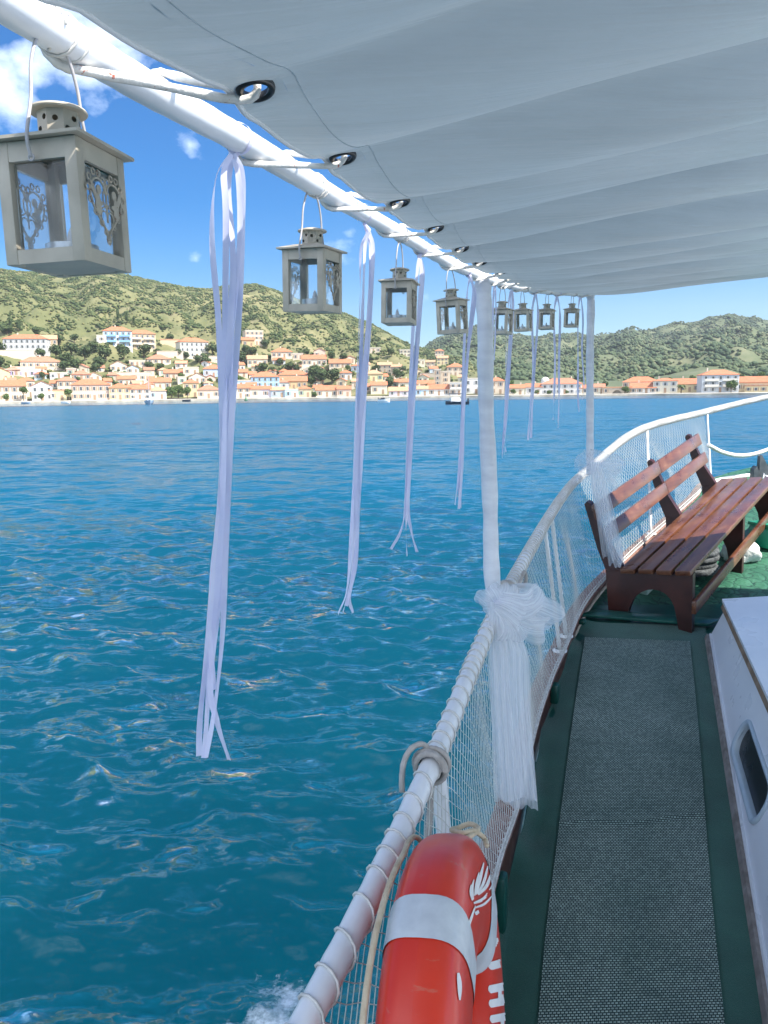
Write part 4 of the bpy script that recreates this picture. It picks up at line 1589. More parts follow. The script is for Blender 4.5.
ES = [EDGE.s_at_y((q - cdir(q.y) * .021).y) for q in eye_pts]


def csurf(s, v):
    q = EDGE.at(s)
    d = cdir(q.y)
    # scallop between eyelets, creases running inboard from each eyelet
    k = int(np.searchsorted(ES, s))
    if 0 < k < len(ES):
        f = (s - ES[k - 1]) / (ES[k] - ES[k - 1])
    else:
        f = 0.0
    sc = math.sin(math.pi * f)
    lo = -.004 * sc * math.exp(-v / .10)
    tl = float(np.interp(q.y, [1.7, 2.15, 2.7, 4.1], [.16, .12, .06, .03]))
    lam = .32
    dz = tl * lam * (1 - math.exp(-v / lam)) - .006 * sc * math.exp(-v / .08) - .048 * abs(sc) ** .8 * math.exp(-v / 1.9) * (1 - math.exp(-v / .12)) + .012 * math.sin(s * 5.1 + v * 1.3) * min(1, v / .5) + .006 * math.sin(s * 13 + v * 2.2) * min(1, v / .3)
    dz += -.036 * sc * v * .25
    for se_ in ES:
        if abs(s - se_) < .14 and q.y < 2.6:
            dz += -.32 * (s - se_) * math.exp(-((s - se_) / .035) ** 2) * math.exp(-v / .07)
    return q + d * (v + lo) + UP * (dz + .02 * v * (1 - v / 3.2))


def canvas_mat():
    t = NT('awning_canvas')
    v = t.coords()
    n = t.noise(v, 2.2, 6, .6)
    vs = t.coords((2.0, 14.0, 1), (0, 0, R(-20)))
    n2 = t.noise(vs, 1.0, 5, .6)
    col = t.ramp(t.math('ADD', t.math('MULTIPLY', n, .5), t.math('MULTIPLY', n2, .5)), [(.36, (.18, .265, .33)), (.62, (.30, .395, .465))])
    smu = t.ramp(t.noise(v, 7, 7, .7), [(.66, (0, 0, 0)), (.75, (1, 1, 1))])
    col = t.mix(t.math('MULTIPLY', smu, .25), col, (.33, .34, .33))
    nm = t.bump(t.noise(v, 260, 2), .12, .001)
    cre = t.noise(t.coords((1.1, 17.0, 1), (0, 0, R(-18))), 1.0, 4, .6)
    nm = t.bump(cre, .55, .018, nm)
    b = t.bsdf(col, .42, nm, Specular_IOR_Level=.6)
    tr = t.n('ShaderNodeBsdfTranslucent')
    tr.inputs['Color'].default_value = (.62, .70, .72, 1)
    ms = t.n('ShaderNodeMixShader')
    ms.inputs[0].default_value = .08
    t.l(b.outputs[0], ms.inputs[1])
    t.l(tr.outputs[0], ms.inputs[2])
    return t.done(ms)


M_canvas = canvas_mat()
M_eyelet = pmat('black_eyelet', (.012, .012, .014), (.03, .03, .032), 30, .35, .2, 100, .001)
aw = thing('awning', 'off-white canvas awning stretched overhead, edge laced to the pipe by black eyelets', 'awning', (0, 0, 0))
m = MB()
VB = .046
bounds = [0.0] + [(a + b) / 2 for a, b in zip(ES, ES[1:])] + [EDGE.L]
rh = .0112
for k, se in enumerate(ES):
    s0, s1 = bounds[k], bounds[k + 1]
    # square collar with a round hole, then plain strips either side
    sq = .021
    nn = 32
    hole, outr = [], []
    for j in range(nn):
        a = 2 * math.pi * j / nn
        ca, sa = math.cos(a), math.sin(a)
        hole.append(csurf(se + rh * ca, .021 + rh * sa))
        kx = max(abs(ca), abs(sa))
        vv = .021 + .021 * sa / kx if sa < 0 else .021 + (VB - .021) * sa / kx
        outr.append(csurf(se + sq * ca / kx, vv))
    m.add(hole + outr, [(j, (j + 1) % nn, nn + (j + 1) % nn, nn + j) for j in range(nn)])
    for a, b in ((s0, se - sq), (se + sq, s1)):
        nb = max(2, int((b - a) / .025))
        m.sheet([[csurf(lerp(a, b, i / nb), v) for v in (0, .008, .021, .034, VB)] for i in range(nb + 1)])
vs = list(np.concatenate([np.linspace(VB, .3, 9), np.linspace(.38, 2.7, 34)]))
ssv = []
for k in range(len(ES)):
    a, b = bounds[k], bounds[k + 1]
    nb = 18
    ssv += [lerp(a, b, i / nb) for i in range(nb)]
ssv.append(EDGE.L)
m.sheet([[csurf(s, v) for v in vs] for s in ssv])
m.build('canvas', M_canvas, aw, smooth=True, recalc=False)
m = MB()
m.tube([csurf(lerp(0, EDGE.L, i / 400), 0) for i in range(401)] + [csurf(EDGE.L, v) for v in np.linspace(.02, 2.7, 40)], .0028, 6)
m.build('hem', M_white, aw, smooth=True)
m = MB()
m.tube([csurf(lerp(0, EDGE.L, i / 500), .058) - UP * .0002 for i in range(501)], .0005, 5)
m.build('stitching', pmat('canvas_thread', (.34, .42, .48), (.44, .52, .58), 40, .9, 0), aw, smooth=True)
for k, se in enumerate(ES):
    m = MB()
    c = csurf(se, .021)
    ds = (csurf(se + .012, .021) - csurf(se - .012, .021)).normalized()
    dv = (csurf(se, .033) - csurf(se, .009)).normalized()
    nz = ds.cross(dv).normalized()
    m.lathe([(.0108, 0), (.0108, .0025), (.0125, .0042), (.0155, .0034), (.0172, .0008), (.0172, -.0008), (.0155, -.0034), (.0125, -.0042), (.0108, -.0025), (.0108, 0)], c, 28, 0, nz, ds)
    m.build('eyelet', M_eyelet, aw, smooth=True)


def flecked(name, c1, c2, fl, sc, th):
    return pmat(name, c1, c2, 40, .8, .6, 160, .002, spots=(fl, sc, th))


M_lace = flecked('lacing_rope', (.60, .58, .54), (.74, .73, .70), (.40, .10, .06), 120, .62)
m = MB()
pts = []
RP = .0145 + .0042


def around(s, a):
    t = PIPE.tan(s)
    n1 = Vector((t.y, -t.x, 0)).normalized()
    n2 = n1.cross(t)
    if n2.z < 0:
        n2 = -n2
    return PIPE.at(s) + (n1 * math.cos(a) + n2 * math.sin(a)) * RP


for k in range(3, len(ES)):
    c = csurf(ES[k], .021)
    sp = PIPE.s_at_y(c.y + .01)
    # from the pipe underside, through the eyelet from below, back and round the pipe
    lead = .10 if c.y < 1.2 else .09
    for a in np.linspace(-200, -85, 6):
        pts.append(around(sp - lead + .015 * (a + 200) / 115, R(a)))
    e0 = csurf(ES[k], .012)
    mid = pts[-1].lerp(e0, .55) - UP * .004
    pts += [mid, e0 - UP * .009, c - UP * .002 + cdir(c.y) * .004, c + UP * .012 - cdir(c.y) * .002, csurf(ES[k], 0) + UP * .008 - cdir(c.y) * .004]
    for a in np.linspace(60, 165, 6):
        pts.append(around(sp + .03, R(a)))
sm = []
for i in range(len(pts) - 1):
    sm += [pts[i].lerp(pts[i + 1], u) for u in (0, .34, .67)]
# soften
for _ in range(2):
    sm = [sm[0]] + [(sm[i - 1] + sm[i] * 2 + sm[i + 1]) / 4 for i in range(1, len(sm) - 1)] + [sm[-1]]
m.tube(sm, [.0037 + .0004 * math.sin(i * 1.9) for i in range(len(sm))], 8)
tag(m.build('lacing_rope', M_lace, smooth=True), 'white red-flecked rope lacing the awning eyelets to the pipe', 'rope')

# ------------------------------------------------------------------ lanterns
M_lant = pmat('lantern_painted_metal', (.40, .355, .285), (.50, .45, .365), 30, .5, .25, 300, .0006, spots=((.18, .08, .04), 60, .70))
M_rust = pmat('lantern_scrollwork', (.36, .31, .25), (.46, .41, .33), 200, .6, 0, spots=((.17, .08, .05), 260, .60))
M_wire = pmat('lantern_wire', (.36, .35, .36), (.48, .46, .46), 60, .45, 0)
tg = NT('lantern_glass')
tr = tg.n('ShaderNodeBsdfTransparent')
tr.inputs['Color'].default_value = (.975, .985, .99, 1)
gl = tg.n('ShaderNodeBsdfGlossy')
gl.inputs['Roughness'].default_value = .06
ms = tg.n('ShaderNodeMixShader')
fr = tg.n('ShaderNodeFresnel')
fr.inputs['IOR'].default_value = 1.45
tg.l(tg.math('MULTIPLY', fr.outputs[0], .45), ms.inputs[0])
tg.l(tr.outputs[0], ms.inputs[1])
tg.l(gl.outputs[0], ms.inputs[2])
M_glass = tg.done(ms)
M_wax = pmat('candle_wax', (.66, .68, .72), (.76, .77, .80), 20, .5, 0)
M_wick = pmat('candle_cup', (.45, .47, .50), (.55, .56, .58), 20, .35, 0, Metallic=.7)
A2, HB = .0316, .0840            # half width and height of the body


def heart_curve(n, s):
    out = []
    for i in range(n):
        t = 2 * math.pi * i / n
        x = 16 * math.sin(t) ** 3
        y = 13 * math.cos(t) - 5 * math.cos(2 * t) - 2 * math.cos(3 * t) - math.cos(4 * t)
        out.append((x / 16.0 * s, y / 16.0 * s * 1.12))
    return out


def scroll(m, fx):
    """lace heart with two winged figures, flat filigree in the plane x = fx"""
    def q(a, b):
        return Vector((fx, a * .86, .0435 + b * .86))
    sg = 1 if fx > 0 else -1
    hc = heart_curve(48, .0235)
    m.tube([q(a, b) for a, b in hc], .00085, 5, closed=True)
    for k in range(0, 48, 2):
        a, b = hc[k]
        a2, b2 = a * 1.13, (b + .002) * 1.13
        m.tube([q(a2 + .0026 * math.cos(w), b2 + .0026 * math.sin(w)) for w in np.linspace(0, 2 * math.pi, 9)[:-1]], .0007, 4, closed=True)
    hi = heart_curve(28, .0095)
    m.tube([q(a, b - .013) for a, b in hi], .0006, 4, closed=True)
    m.tube([q(0, .012), q(0, -.014)], .0008, 4)
    for s in (-1, 1):
        m.tube([q(s * .0005, .013), q(s * .0045, .010), q(s * .005, .003), q(s * .001, -.003)], .0006, 4)
        m.tube([q(s * .022, -.002), q(s * .014, -.006), q(s * .006, -.003), q(0, .001)], .0006, 4)
        # figure: body, raised wing, head
        body = [(.0075, -.006), (.0105, -.009), (.0145, -.008), (.0155, -.002), (.0140, .004), (.0125, .0065), (.0100, .006), (.0090, .002), (.0060, .001), (.0058, -.001), (.0085, -.002)]
        wing = [(.0125, .004), (.0165, .011), (.0205, .0135), (.0195, .0075), (.0150, .001)]
        for poly in (body, wing):
            m.prism([(s * a, b) for a, b in poly], q(0, -.052 + .052), (0, 1, 0), (0, 0, 1), (.0009 * sg, 0, 0))
        m.prism([(s * .0100 + .0030 * math.cos(w), .0090 + .0033 * math.sin(w)) for w in np.linspace(0, 2 * math.pi, 11)[:-1]], q(0, 0), (0, 1, 0), (0, 0, 1), (.0009 * sg, 0, 0))


def make_lantern():
    t = thing('lantern', None, 'lantern', (0, 0, 0), 0, 'candle lanterns hanging from the awning pipe')
    m = MB()
    p = .0048
    for sx in (-1, 1):
        for sy in (-1, 1):
            m.bbox((sx * (A2 - p), sy * (A2 - p), HB / 2), (p, 0, 0), (0, p, 0), (0, 0, HB / 2 - .0003), .0008)
    for k in range(4):
        c, s = math.cos(k * math.pi / 2), math.sin(k * math.pi / 2)
        rot = Matrix(((c, -s, 0), (s, c, 0), (0, 0, 1)))
        for z0, z1 in ((.0, .011), (HB - .0145, HB)):
            m.box(rot @ Vector((0, -(A2 - .0022), (z0 + z1) / 2)), rot @ Vector((A2 - 2 * p, 0, 0)), rot @ Vector((0, .0016, 0)), (0, 0, (z1 - z0) / 2 - .0006))
    m.build('body_frame', M_lant, t, local=True, angle=30)
    m = MB()
    m.bbox((0, 0, .0022), (A2 - .0035, 0, 0), (0, A2 - .0035, 0), (0, 0, .0012), .0004)
    m.build('base_plate', M_lant, t, local=True)
    m = MB()
    e = A2 + .0058
    vs = [(-e, -e, HB), (e, -e, HB), (e, e, HB), (-e, e, HB), (-e, -e, HB + .0022), (e, -e, HB + .0022), (e, e, HB + .0022), (-e, e, HB + .0022), (-.016, -.016, HB + .0085), (.016, -.016, HB + .0085), (.016, .016, HB + .0085), (-.016, .016, HB + .0085)]
    m.add(vs, [(3, 2, 1, 0), (0, 1, 5, 4), (1, 2, 6, 5), (2, 3, 7, 6), (3, 0, 4, 7), (4, 5, 9, 8), (5, 6, 10, 9), (6, 7, 11, 10), (7, 4, 8, 11), (8, 9, 10, 11)])
    rf = m.build('roof', M_lant, t, local=True)
    # vented neck: an octagonal tube whose panels have round holes
    m = MB()
    rn, z0, z1 = .0150, HB + .007, HB + .0265
    for k in range(8):
        a0, a1 = math.pi / 4 * k, math.pi / 4 * (k + 1)
        p0 = Vector((rn * math.cos(a0), rn * math.sin(a0), 0))
        p1 = Vector((rn * math.cos(a1), rn * math.sin(a1), 0))
        holes = [(.30, .3), (.70, .68)] if k % 2 else [(.5, .62)]
        if k % 2:
            cells = [(0, .5, 0), (.5, 1, 1)]
        else:
            cells = [(0, 1, 0)]
        for c0, c1, hi_ in cells:
            hu, hv = holes[hi_]
            hu = (c0 + c1) / 2
            L = (p1 - p0).length
            hr = .0020
            inner, outer = [], []
            for j in range(16):
                a = 2 * math.pi * j / 16
                ca, sa = math.cos(a), math.sin(a)
                inner.append(p0.lerp(p1, hu + hr * ca / L) + UP * (lerp(z0, z1, hv) + hr * sa))
                kx = max(abs(ca), abs(sa))
                u = hu + (c1 - c0) / 2 * ca / kx
                vv = hv + ((1 - hv) if sa > 0 else hv) * sa / kx
                outer.append(p0.lerp(p1, u) + UP * lerp(z0, z1, vv))
            m.add(inner + outer, [(j, (j + 1) % 16, 16 + (j + 1) % 16, 16 + j) for j in range(16)])
    nk = m.build('chimney', M_lant, t, local=True)
    m = MB()
    m.lathe([(.0005, HB + .0258), (.0200, HB + .0258), (.0206, HB + .0268), (.0196, HB + .0284), (.010, HB + .0308), (.0005, HB + .0312)], (0, 0, 0), 32)
    m.build('chimney_cap', M_lant, nk, local=True, angle=40)
    m = MB()
    hw = .0012
    half = [(-hw, -A2 - .0035, HB - .0135), (-hw, -A2 - .0060, HB + .0005), (-hw, -A2 * .92, HB + .028), (-hw * .96, -A2 * .80, HB + .052), (-hw * .62, -A2 * .46, HB + .074)]
    ctl = half + [(0, 0, HB + .082)] + [(-x, -y, z) for x, y, z in reversed(half)]
    m.tube(interp_path([Vector(q) for q in ctl], 70), .0013, 7)
    for sg in (-1, 1):
        m.tube([Vector((sg * hw + .0022 * math.cos(a), sg * (A2 + .0035), HB - .0135 + .0022 * math.sin(a))) for a in np.linspace(0, 2 * math.pi, 10)[:-1]], .0008, 5, closed=True)
    m.build('handle', M_wire, t, local=True, smooth=True)
    for k in range(4):
        c, s = math.cos(k * math.pi / 2), math.sin(k * math.pi / 2)
        rot = Matrix(((c, -s, 0), (s, c, 0), (0, 0, 1)))
        m = MB()
        m.box(rot @ Vector((0, -(A2 - .0050), .0402)), rot @ Vector((A2 - .0104, 0, 0)), rot @ Vector((0, .0006, 0)), (0, 0, .0288))
        m.build('pane', M_glass, t, local=True)
    for s in (-1, 1):
        m = MB()
        scroll(m, s * (A2 + .0012))
        m.build('heart_ornament', M_rust, t, local=True)
    return t


def make_candle():
    t = thing('tea_light', None, 'candle', (0, 0, 0), 0, 'tea lights inside the lanterns')
    m = MB()
    m.lathe([(.0003, 0), (.0185, 0), (.0190, .0145), (.0180, .0145), (.0176, .012), (.0003, .0118)], (0, 0, 0), 24)
    m.build('cup', M_wick, t, local=True, angle=40)
    m = MB()
    m.lathe([(.0003, .0124), (.0172, .0124), (.0174, .0128), (.0100, .0132), (.004, .017), (.0025, .024), (.0003, .028)], (0, 0, 0), 20)
    m.build('flame_shape', M_wax, t, local=True, smooth=True)
    return t


lan0, can0 = make_lantern(), make_candle()
for a_, b_ in zip(lan0.children, lan0.children):
    pass
LAN = [(72, 270, .600, 33, 'largest lantern, cut by the frame edge, beside the long ribbon'), (313, 313, 1.13, 26, 'second nearest lantern, between the two longest ribbons'), (399, 324.5, 1.66, 12, 'lantern hanging where hill ridge meets sky, between second and third ribbon'), (453, 334, 2.07, 22, 'lantern hanging just before the thick wrapped post'),
       (501, 334.5, 2.80, 20, 'lantern partly hidden behind the thick wrapped post'), (523, 331.5, 3.28, 14, 'lantern with tall candle, second past the thick wrapped post'), (546, 329.5, 3.62, 12, 'small lantern third past the thick wrapped post'), (571, 327.5, 3.87, 10, 'smallest lantern, nearest the thin wrapped post')]
strings = MB()
for k, (px, py, Y, al, lab) in enumerate(LAN):
    base = P(px, py, Y)
    t = lan0 if k == 0 else copy_tree(lan0)
    az = math.atan2(base.x, base.y)
    t.location = base
    t.rotation_euler = (R((0, 1.5, -1.8, 2.2, -1, 1.2, -2, 1)[k]), R((-1, 1.8, .8, -2.0, 1.5, -1.4, .6, 1.8)[k]), -az - R(al))
    t['label'] = 'grey metal ' + lab if 'lantern' in lab else lab
    c = can0 if k == 0 else copy_tree(can0)
    c.location = base + Vector((.004 * math.sin(k * 2.1), .004 * math.cos(k * 1.7), .0036))
    c['label'] = 'white tea light inside the ' + lab.split(',')[0].replace('partly ', '')
    # hanging string from the handle to the pipe
    top = base + UP * (HB + .0815)
    s = PIPE.s_at_y(base.y)
    q = PIPE.at(s)
    for _ in range(2):
        dd = [(PIPE.at(s + o) - top).length for o in (-.02, 0, .02)]
        s += (-.02, 0, .02)[dd.index(min(dd))]
    q = PIPE.at(s)
    m = MB()
    tt = PIPE.tan(s)
    n1 = Vector((tt.y, -tt.x, 0)).normalized()
    n2 = n1.cross(tt)
    ring = [q + (n1 * math.cos(a) + n2 * math.sin(a)) * .0158 + tt * .0012 * i for i, a in enumerate(np.linspace(0, 4 * math.pi, 25))]
    m.tube(ring, .0012, 5)
    low = q - UP * .0155
    m.tube([low, low.lerp(top, .5) + n1 * .002, top - UP * .003, top + tt * .003 - UP * .003, low.lerp(top, .5) - n1 * .002, low], .0011, 5)
    tag(m.build('hanging_string', M_cord, smooth=True), 'thin white string tying the ' + lab.split(',')[0].replace('partly ', '') + ' to the pipe', 'string', 'strings holding the lanterns')

# ------------------------------------------------------------------ satin ribbons
tr_ = NT('white_satin')
v = tr_.coords()
b = tr_.bsdf(tr_.ramp(tr_.noise(v, 30, 3), [(.3, (.65, .65, .86)), (.7, (.76, .76, .92))]), .30, None, Sheen_Weight=.3)
tl = tr_.n('ShaderNodeBsdfTranslucent')
tl.inputs['Color'].default_value = (.78, .78, .93, 1)
ms = tr_.n('ShaderNodeMixShader')
ms.inputs[0].default_value = .34
tr_.l(b.outputs[0], ms.inputs[1])
tr_.l(tl.outputs[0], ms.inputs[2])
M_satin = tr_.done(ms)


def strand(m, pts, w, tw0, tw1, n=46):
    q = interp_path(pts, n)
    rows = []
    for i in range(n):
        u = i / (n - 1)
        t = (q[min(i + 1, n - 1)] - q[max(0, i - 1)]).normalized()
        view = Vector((1, 0, 0))
        s = (view - t * view.dot(t)).normalized()
        f = s.cross(t)
        a = lerp(tw0, tw1, u) + .55 * math.sin(u * 8 + tw0 * 5) + .25 * math.sin(u * 23 + tw1 * 7)
        d = s * math.cos(a) + f * math.sin(a)
        rows.append([q[i] - d * w / 2, q[i] + f * .0006, q[i] + d * w / 2])
    m.sheet(rows)


RIB = []


def ribbon(label, strands, knot, Y, w):
    t = thing('ribbon', label, 'ribbon', (0, 0, 0), 0, 'satin ribbons tied along the awning pipe')
    k = P(*knot, Y)
    t.location = k
    for i, pxs in enumerate(strands):
        m = MB()
        pts = [P(a, b, Y + .004 * (i - 1.5) + .01 * math.sin(b * .02 + i)) for a, b in pxs]
        strand(m, pts, w, rnd.uniform(-.9, .9), rnd.uniform(-1.3, 1.3))
        m.build('ribbon_tail', M_satin, t, smooth=True, recalc=False)
    m = MB()
    s = PIPE.s_at_y(Y)
    q = min((PIPE.at(s + o) for o in np.linspace(-.25, .25, 41)), key=lambda z: (z - k).length)
    sq = min(np.linspace(0, PIPE.L, 800), key=lambda z: (PIPE.at(z) - q).length)
    tt = PIPE.tan(sq)
    n1 = Vector((tt.y, -tt.x, 0)).normalized()
    n2 = n1.cross(tt)
    ring = []
    for a in np.linspace(0, 2 * math.pi, 25):
        c = q + (n1 * math.cos(a) + n2 * math.sin(a)) * .0162
        ring.append([c - tt * w * .45 + tt * .002 * math.sin(a * 3), c + tt * w * .45])
    m.sheet(ring)
    low = q - UP * .016
    m.tube([low, low.lerp(k, .5), k, k - UP * .008], [.003, .0035, .0055, .003], 8)
    m.build('knot', M_satin, t, smooth=True, recalc=False)
    return t


ribbon('longest and nearest white ribbon bunch, hanging over open water', [
    [(231, 154), (216, 178), (212, 240), (219, 330), (222, 450), (214, 560), (207, 650), (200, 720), (199, 756)],
    [(232, 154), (224, 172), (226, 215), (225, 330), (224, 450), (219, 560), (211, 650), (206, 730), (204, 758)],
    [(234, 154), (243, 174), (244, 225), (238, 330), (231, 430), (226, 540), (222, 640), (214, 712), (206, 757)],
    [(233, 155), (239, 180), (240, 240), (233, 330), (228, 450), (220, 590), (210, 680), (217, 722), (229, 760)],
    [(232, 156), (228, 190), (233, 260), (229, 350), (226, 450), (213, 555), (209, 600), (210, 640), (214, 690)]], (232, 150), .885, .0070)
ribbon('second longest white ribbon bunch, between the second and third lantern', [
    [(368, 232), (361, 250), (360, 300), (357, 380), (354, 470), (351, 540), (347, 590), (338, 614)],
    [(368, 232), (365, 248), (363, 300), (360, 380), (356, 470), (354, 540), (349, 590), (343, 612)],
    [(369, 232), (373, 250), (371, 300), (366, 380), (361, 470), (357, 540), (352, 580), (346, 606)],
    [(369, 233), (371, 255), (368, 320), (362, 400), (359, 480), (356, 560), (349, 596), (353, 613)]], (368, 230), 1.43, .0074)
ribbon('white ribbon bunch with splayed ends beside the third lantern', [
    [(419, 258), (417, 275), (413, 330), (409, 420), (406, 500), (401, 530), (391, 549)],
    [(420, 258), (421, 275), (417, 330), (412, 420), (408, 500), (406, 530), (407, 556)],
    [(420, 258), (423, 278), (419, 330), (413, 420), (408, 500), (411, 530), (417, 552)]], (419, 256), 1.83, .0085)
ribbon('white ribbon bunch between fourth lantern and the thick wrapped post', [
    [(470, 278), (467, 295), (464, 350), (462, 420), (459, 470), (455, 505)],
    [(471, 278), (473, 295), (468, 350), (464, 420), (462, 470), (459, 509)],
    [(471, 278), (475, 300), (467, 360), (462, 430), (459, 480), (461, 508)]], (470, 276), 2.22, .0082)
ribbon('white ribbon bunch just past the thick wrapped post', [
    [(511, 290), (508, 310), (506, 360), (505, 410), (502, 458)], [(512, 290), (513, 310), (510, 360), (506, 420), (504, 455)], [(511, 290), (510, 330), (507, 380), (504, 430), (506, 452)]], (511, 287), 3.0, .0092)
ribbon('white ribbon bunch between the two lanterns midway along the far posts', [
    [(535, 294), (532, 315), (533, 360), (530, 410), (528, 440)], [(536, 294), (538, 315), (535, 360), (532, 410), (531, 438)]], (535, 291), 3.43, .0095)
ribbon('short pale ribbon pair beside the smallest lantern', [
    [(557, 295), (554, 315), (555, 360), (554, 400), (553, 420)], [(557, 295), (560, 315), (559, 360), (559, 400), (558, 428)]], (557, 293), 3.73, .011)
ribbon('last thin ribbon pair nearest the thin wrapped post', [
    [(580, 296), (578, 315), (578, 360), (578, 395), (579, 412)], [(581, 296), (583, 320), (582, 350), (584, 385), (582, 400)]], (580, 294), 3.97, .009)
ribbon('thin pale ribbon hugging the thick wrapped post', [[(494, 284), (493, 310), (492, 350), (490, 380)], [(495, 284), (496, 310), (495, 340), (494, 360)]], (494, 282), 2.68, .006)

# ------------------------------------------------------------------ cabin trunk beside the walkway
A = PZ(708, 640, -1.933, .176)
B = PZ(765, 1000, -1.933, .176)
C0 = P(725, 600, A.y + .02)
ca = (B - A).normalized()
ch = (C0 - A) - ca * (C0 - A).dot(ca)
ch.normalize()
cn_ = ca.cross(ch)
if cn_.x > 0:
    cn_ = -cn_                                        # faces the walkway


def CS(s, h, d=0.0):
    return A + ca * s + ch * h + cn_ * d


top_h = lambda s: .210 + .122 * s
SE = 5.6
cab = thing('cabin_trunk', 'low white cabin side with rounded porthole and timber trim beside the walkway', 'cabin', (0, 0, 0))
M_cab = pmat('cabin_white_paint', (.66, .69, .74), (.74, .76, .80), 2.5, .3, .1, 30, .001, spots=((.50, .50, .50), 11, .72))
PC, PHX, PHY = (1.245, .142), .262, .076


def rrect(hx, hy, r, n=7):
    out = []
    for cx, cy, a0 in ((hx - r, hy - r, 0), (-hx + r, hy - r, 90), (-hx + r, -hy + r, 180), (hx - r, -hy + r, 270)):
        for i in range(n):
            a = R(a0 + 90 * i / (n - 1))
            out.append((cx + r * math.cos(a), cy + r * math.sin(a)))
    return out


def loop(hx, hy, r, d, tilt=.09):
    c, s = math.cos(tilt), math.sin(tilt)
    return [CS(PC[0] + a * c - b * s, PC[1] + a * s + b * c, d) for a, b in rrect(hx, hy, r)]


m = MB()
# side with an opening: strips around the porthole
hole = loop(PHX * .93, PHY * .90, .055, 0)
nh = len(hole)
outer = []
s0, s1 = PC[0] - .42, PC[0] + .42
for q in hole:
    d = q - A
    s, h = d.dot(ca), d.dot(ch)
    ds, dh = s - PC[0], h - PC[1]
    hb, ht = 0 - PC[1], top_h(s) - PC[1]
    kv = .42 / abs(ds) if abs(ds) > 1e-6 else 1e9
    kt = (top_h(PC[0]) - PC[1]) / (dh - .122 * ds) if dh - .122 * ds > 1e-6 else 1e9
    kb = -PC[1] / dh if dh < -1e-6 else 1e9
    k = min(kv, kt, kb)
    outer.append((PC[0] + ds * k, PC[1] + dh * k))
m.add(hole + [CS(a, b) for a, b in outer], [(j, (j + 1) % nh, nh + (j + 1) % nh, nh + j) for j in range(nh)])
# corners of that patch
onv = lambda o: abs(o[0] - s0) < 1e-6 or abs(o[0] - s1) < 1e-6
for j in range(nh):
    a, b = outer[j], outer[(j + 1) % nh]
    if onv(a) and onv(b) and abs(a[0] - b[0]) > .1:
        up_ = a[1] + b[1] > 2 * PC[1]
        m.add([CS(*a), CS(*b), CS(b[0], top_h(b[0]) if up_ else 0), CS(a[0], top_h(a[0]) if up_ else 0)], [(0, 1, 2, 3)])
    elif onv(a) != onv(b):
        va, hb_ = (a, b) if onv(a) else (b, a)
        cs = va[0]
        m.add([CS(*a), CS(*b), CS(cs, 0 if hb_[1] < .02 else top_h(cs))], [(0, 1, 2)])
m.sheet([[CS(lerp(0, s0, u), top_h(lerp(0, s0, u)) * v) for v in (0, .5, 1)] for u in (0, .33, .66, 1)])
m.sheet([[CS(lerp(s1, SE, u), top_h(lerp(s1, SE, u)) * v) for v in (0, .5, 1)] for u in (0, .33, .66, 1)])
ff = Vector((1, .05, .0))
m.sheet([[CS(0, .225 * v) + ff * u for v in (0, 1)] for u in (0, .4, 1.5)])
m.build('side_panel', M_cab, cab, recalc=False)
m = MB()
tf = Vector((1, .055, .035))
o = .022
tq = [CS(-.025, top_h(-.025) + .004, o), CS(SE, top_h(SE) + .004, o), CS(SE, top_h(SE) + .004, o) + tf * 1.8, CS(-.025, top_h(-.025) + .004, o) + tf * 1.8]
m.add(tq + [q + UP * .016 for q in tq], [(3, 2, 1, 0), (4, 5, 6, 7), (0, 1, 5, 4), (1, 2, 6, 5), (2, 3, 7, 6), (3, 0, 4, 7)])
bm_me = m
m.build('roof', M_cab, cab)
M_trim = pmat('weathered_timber_trim', (.16, .105, .065), (.30, .21, .14), 14, .6, .4, 50, .002, stretch=(1, 1, 1))
m = MB()
a, b = CS(-.02, top_h(0) - .014, .008), CS(SE, top_h(SE) - .014, .008)
m.box((a + b) / 2, (b - a) / 2, ch * .013, cn_ * .008)
m.build('timber_trim', M_trim, cab)
m = MB()
a, b = CS(.0, .014, .010), CS(SE, .014, .010)
m.box((a + b) / 2, (b - a) / 2, ch * .016, cn_ * .010)
a, b = CS(.0, .035, .004), CS(SE, .035, .004)
m.box((a + b) / 2, (b - a) / 2, ch * .0045, cn_ * .004, 1)
m.build('skirting_batten', [pmat('grey_timber_batten', (.17, .145, .13), (.30, .27, .25), 20, .7, .4, 60, .002), M_cab], cab)
m = MB()
prof = [(1.02, .0, .062), (1.02, .007, .062), (1.0, .011, .060), (.965, .009, .058), (.945, .001, .056), (.94, -.016, .055)]
rows = [loop(PHX * k, PHY + (k - 1) * PHX, r, d) for k, d, r in prof]
rows = [r + [r[0]] for r in rows]
m.sheet(rows)
pf = m.build('porthole', pmat('porthole_alloy', (.34, .42, .50), (.44, .52, .58), 6, .4, .1, 60, .001), cab, smooth=True)
m = MB()
q = loop(PHX * .942, PHY - .058 * PHX, .055, -.015)
m.add(q, [tuple(range(len(q)))])
m.build('glass', pmat('porthole_dark_glass', (.004, .005, .007), (.008, .010, .012), 3, .3, 0), pf)
m = MB()
q1 = [CS(PC[0] + a, PC[1] + b, -.026) for a, b in ((-.26, -.06), (-.10, -.055), (-.10, -.012), (-.24, .0))]

# ------------------------------------------------------------------ carpets
def deckpt(px, py, lift):
    q = PZ(px, py, -1.933 + lift, .176)
    return q


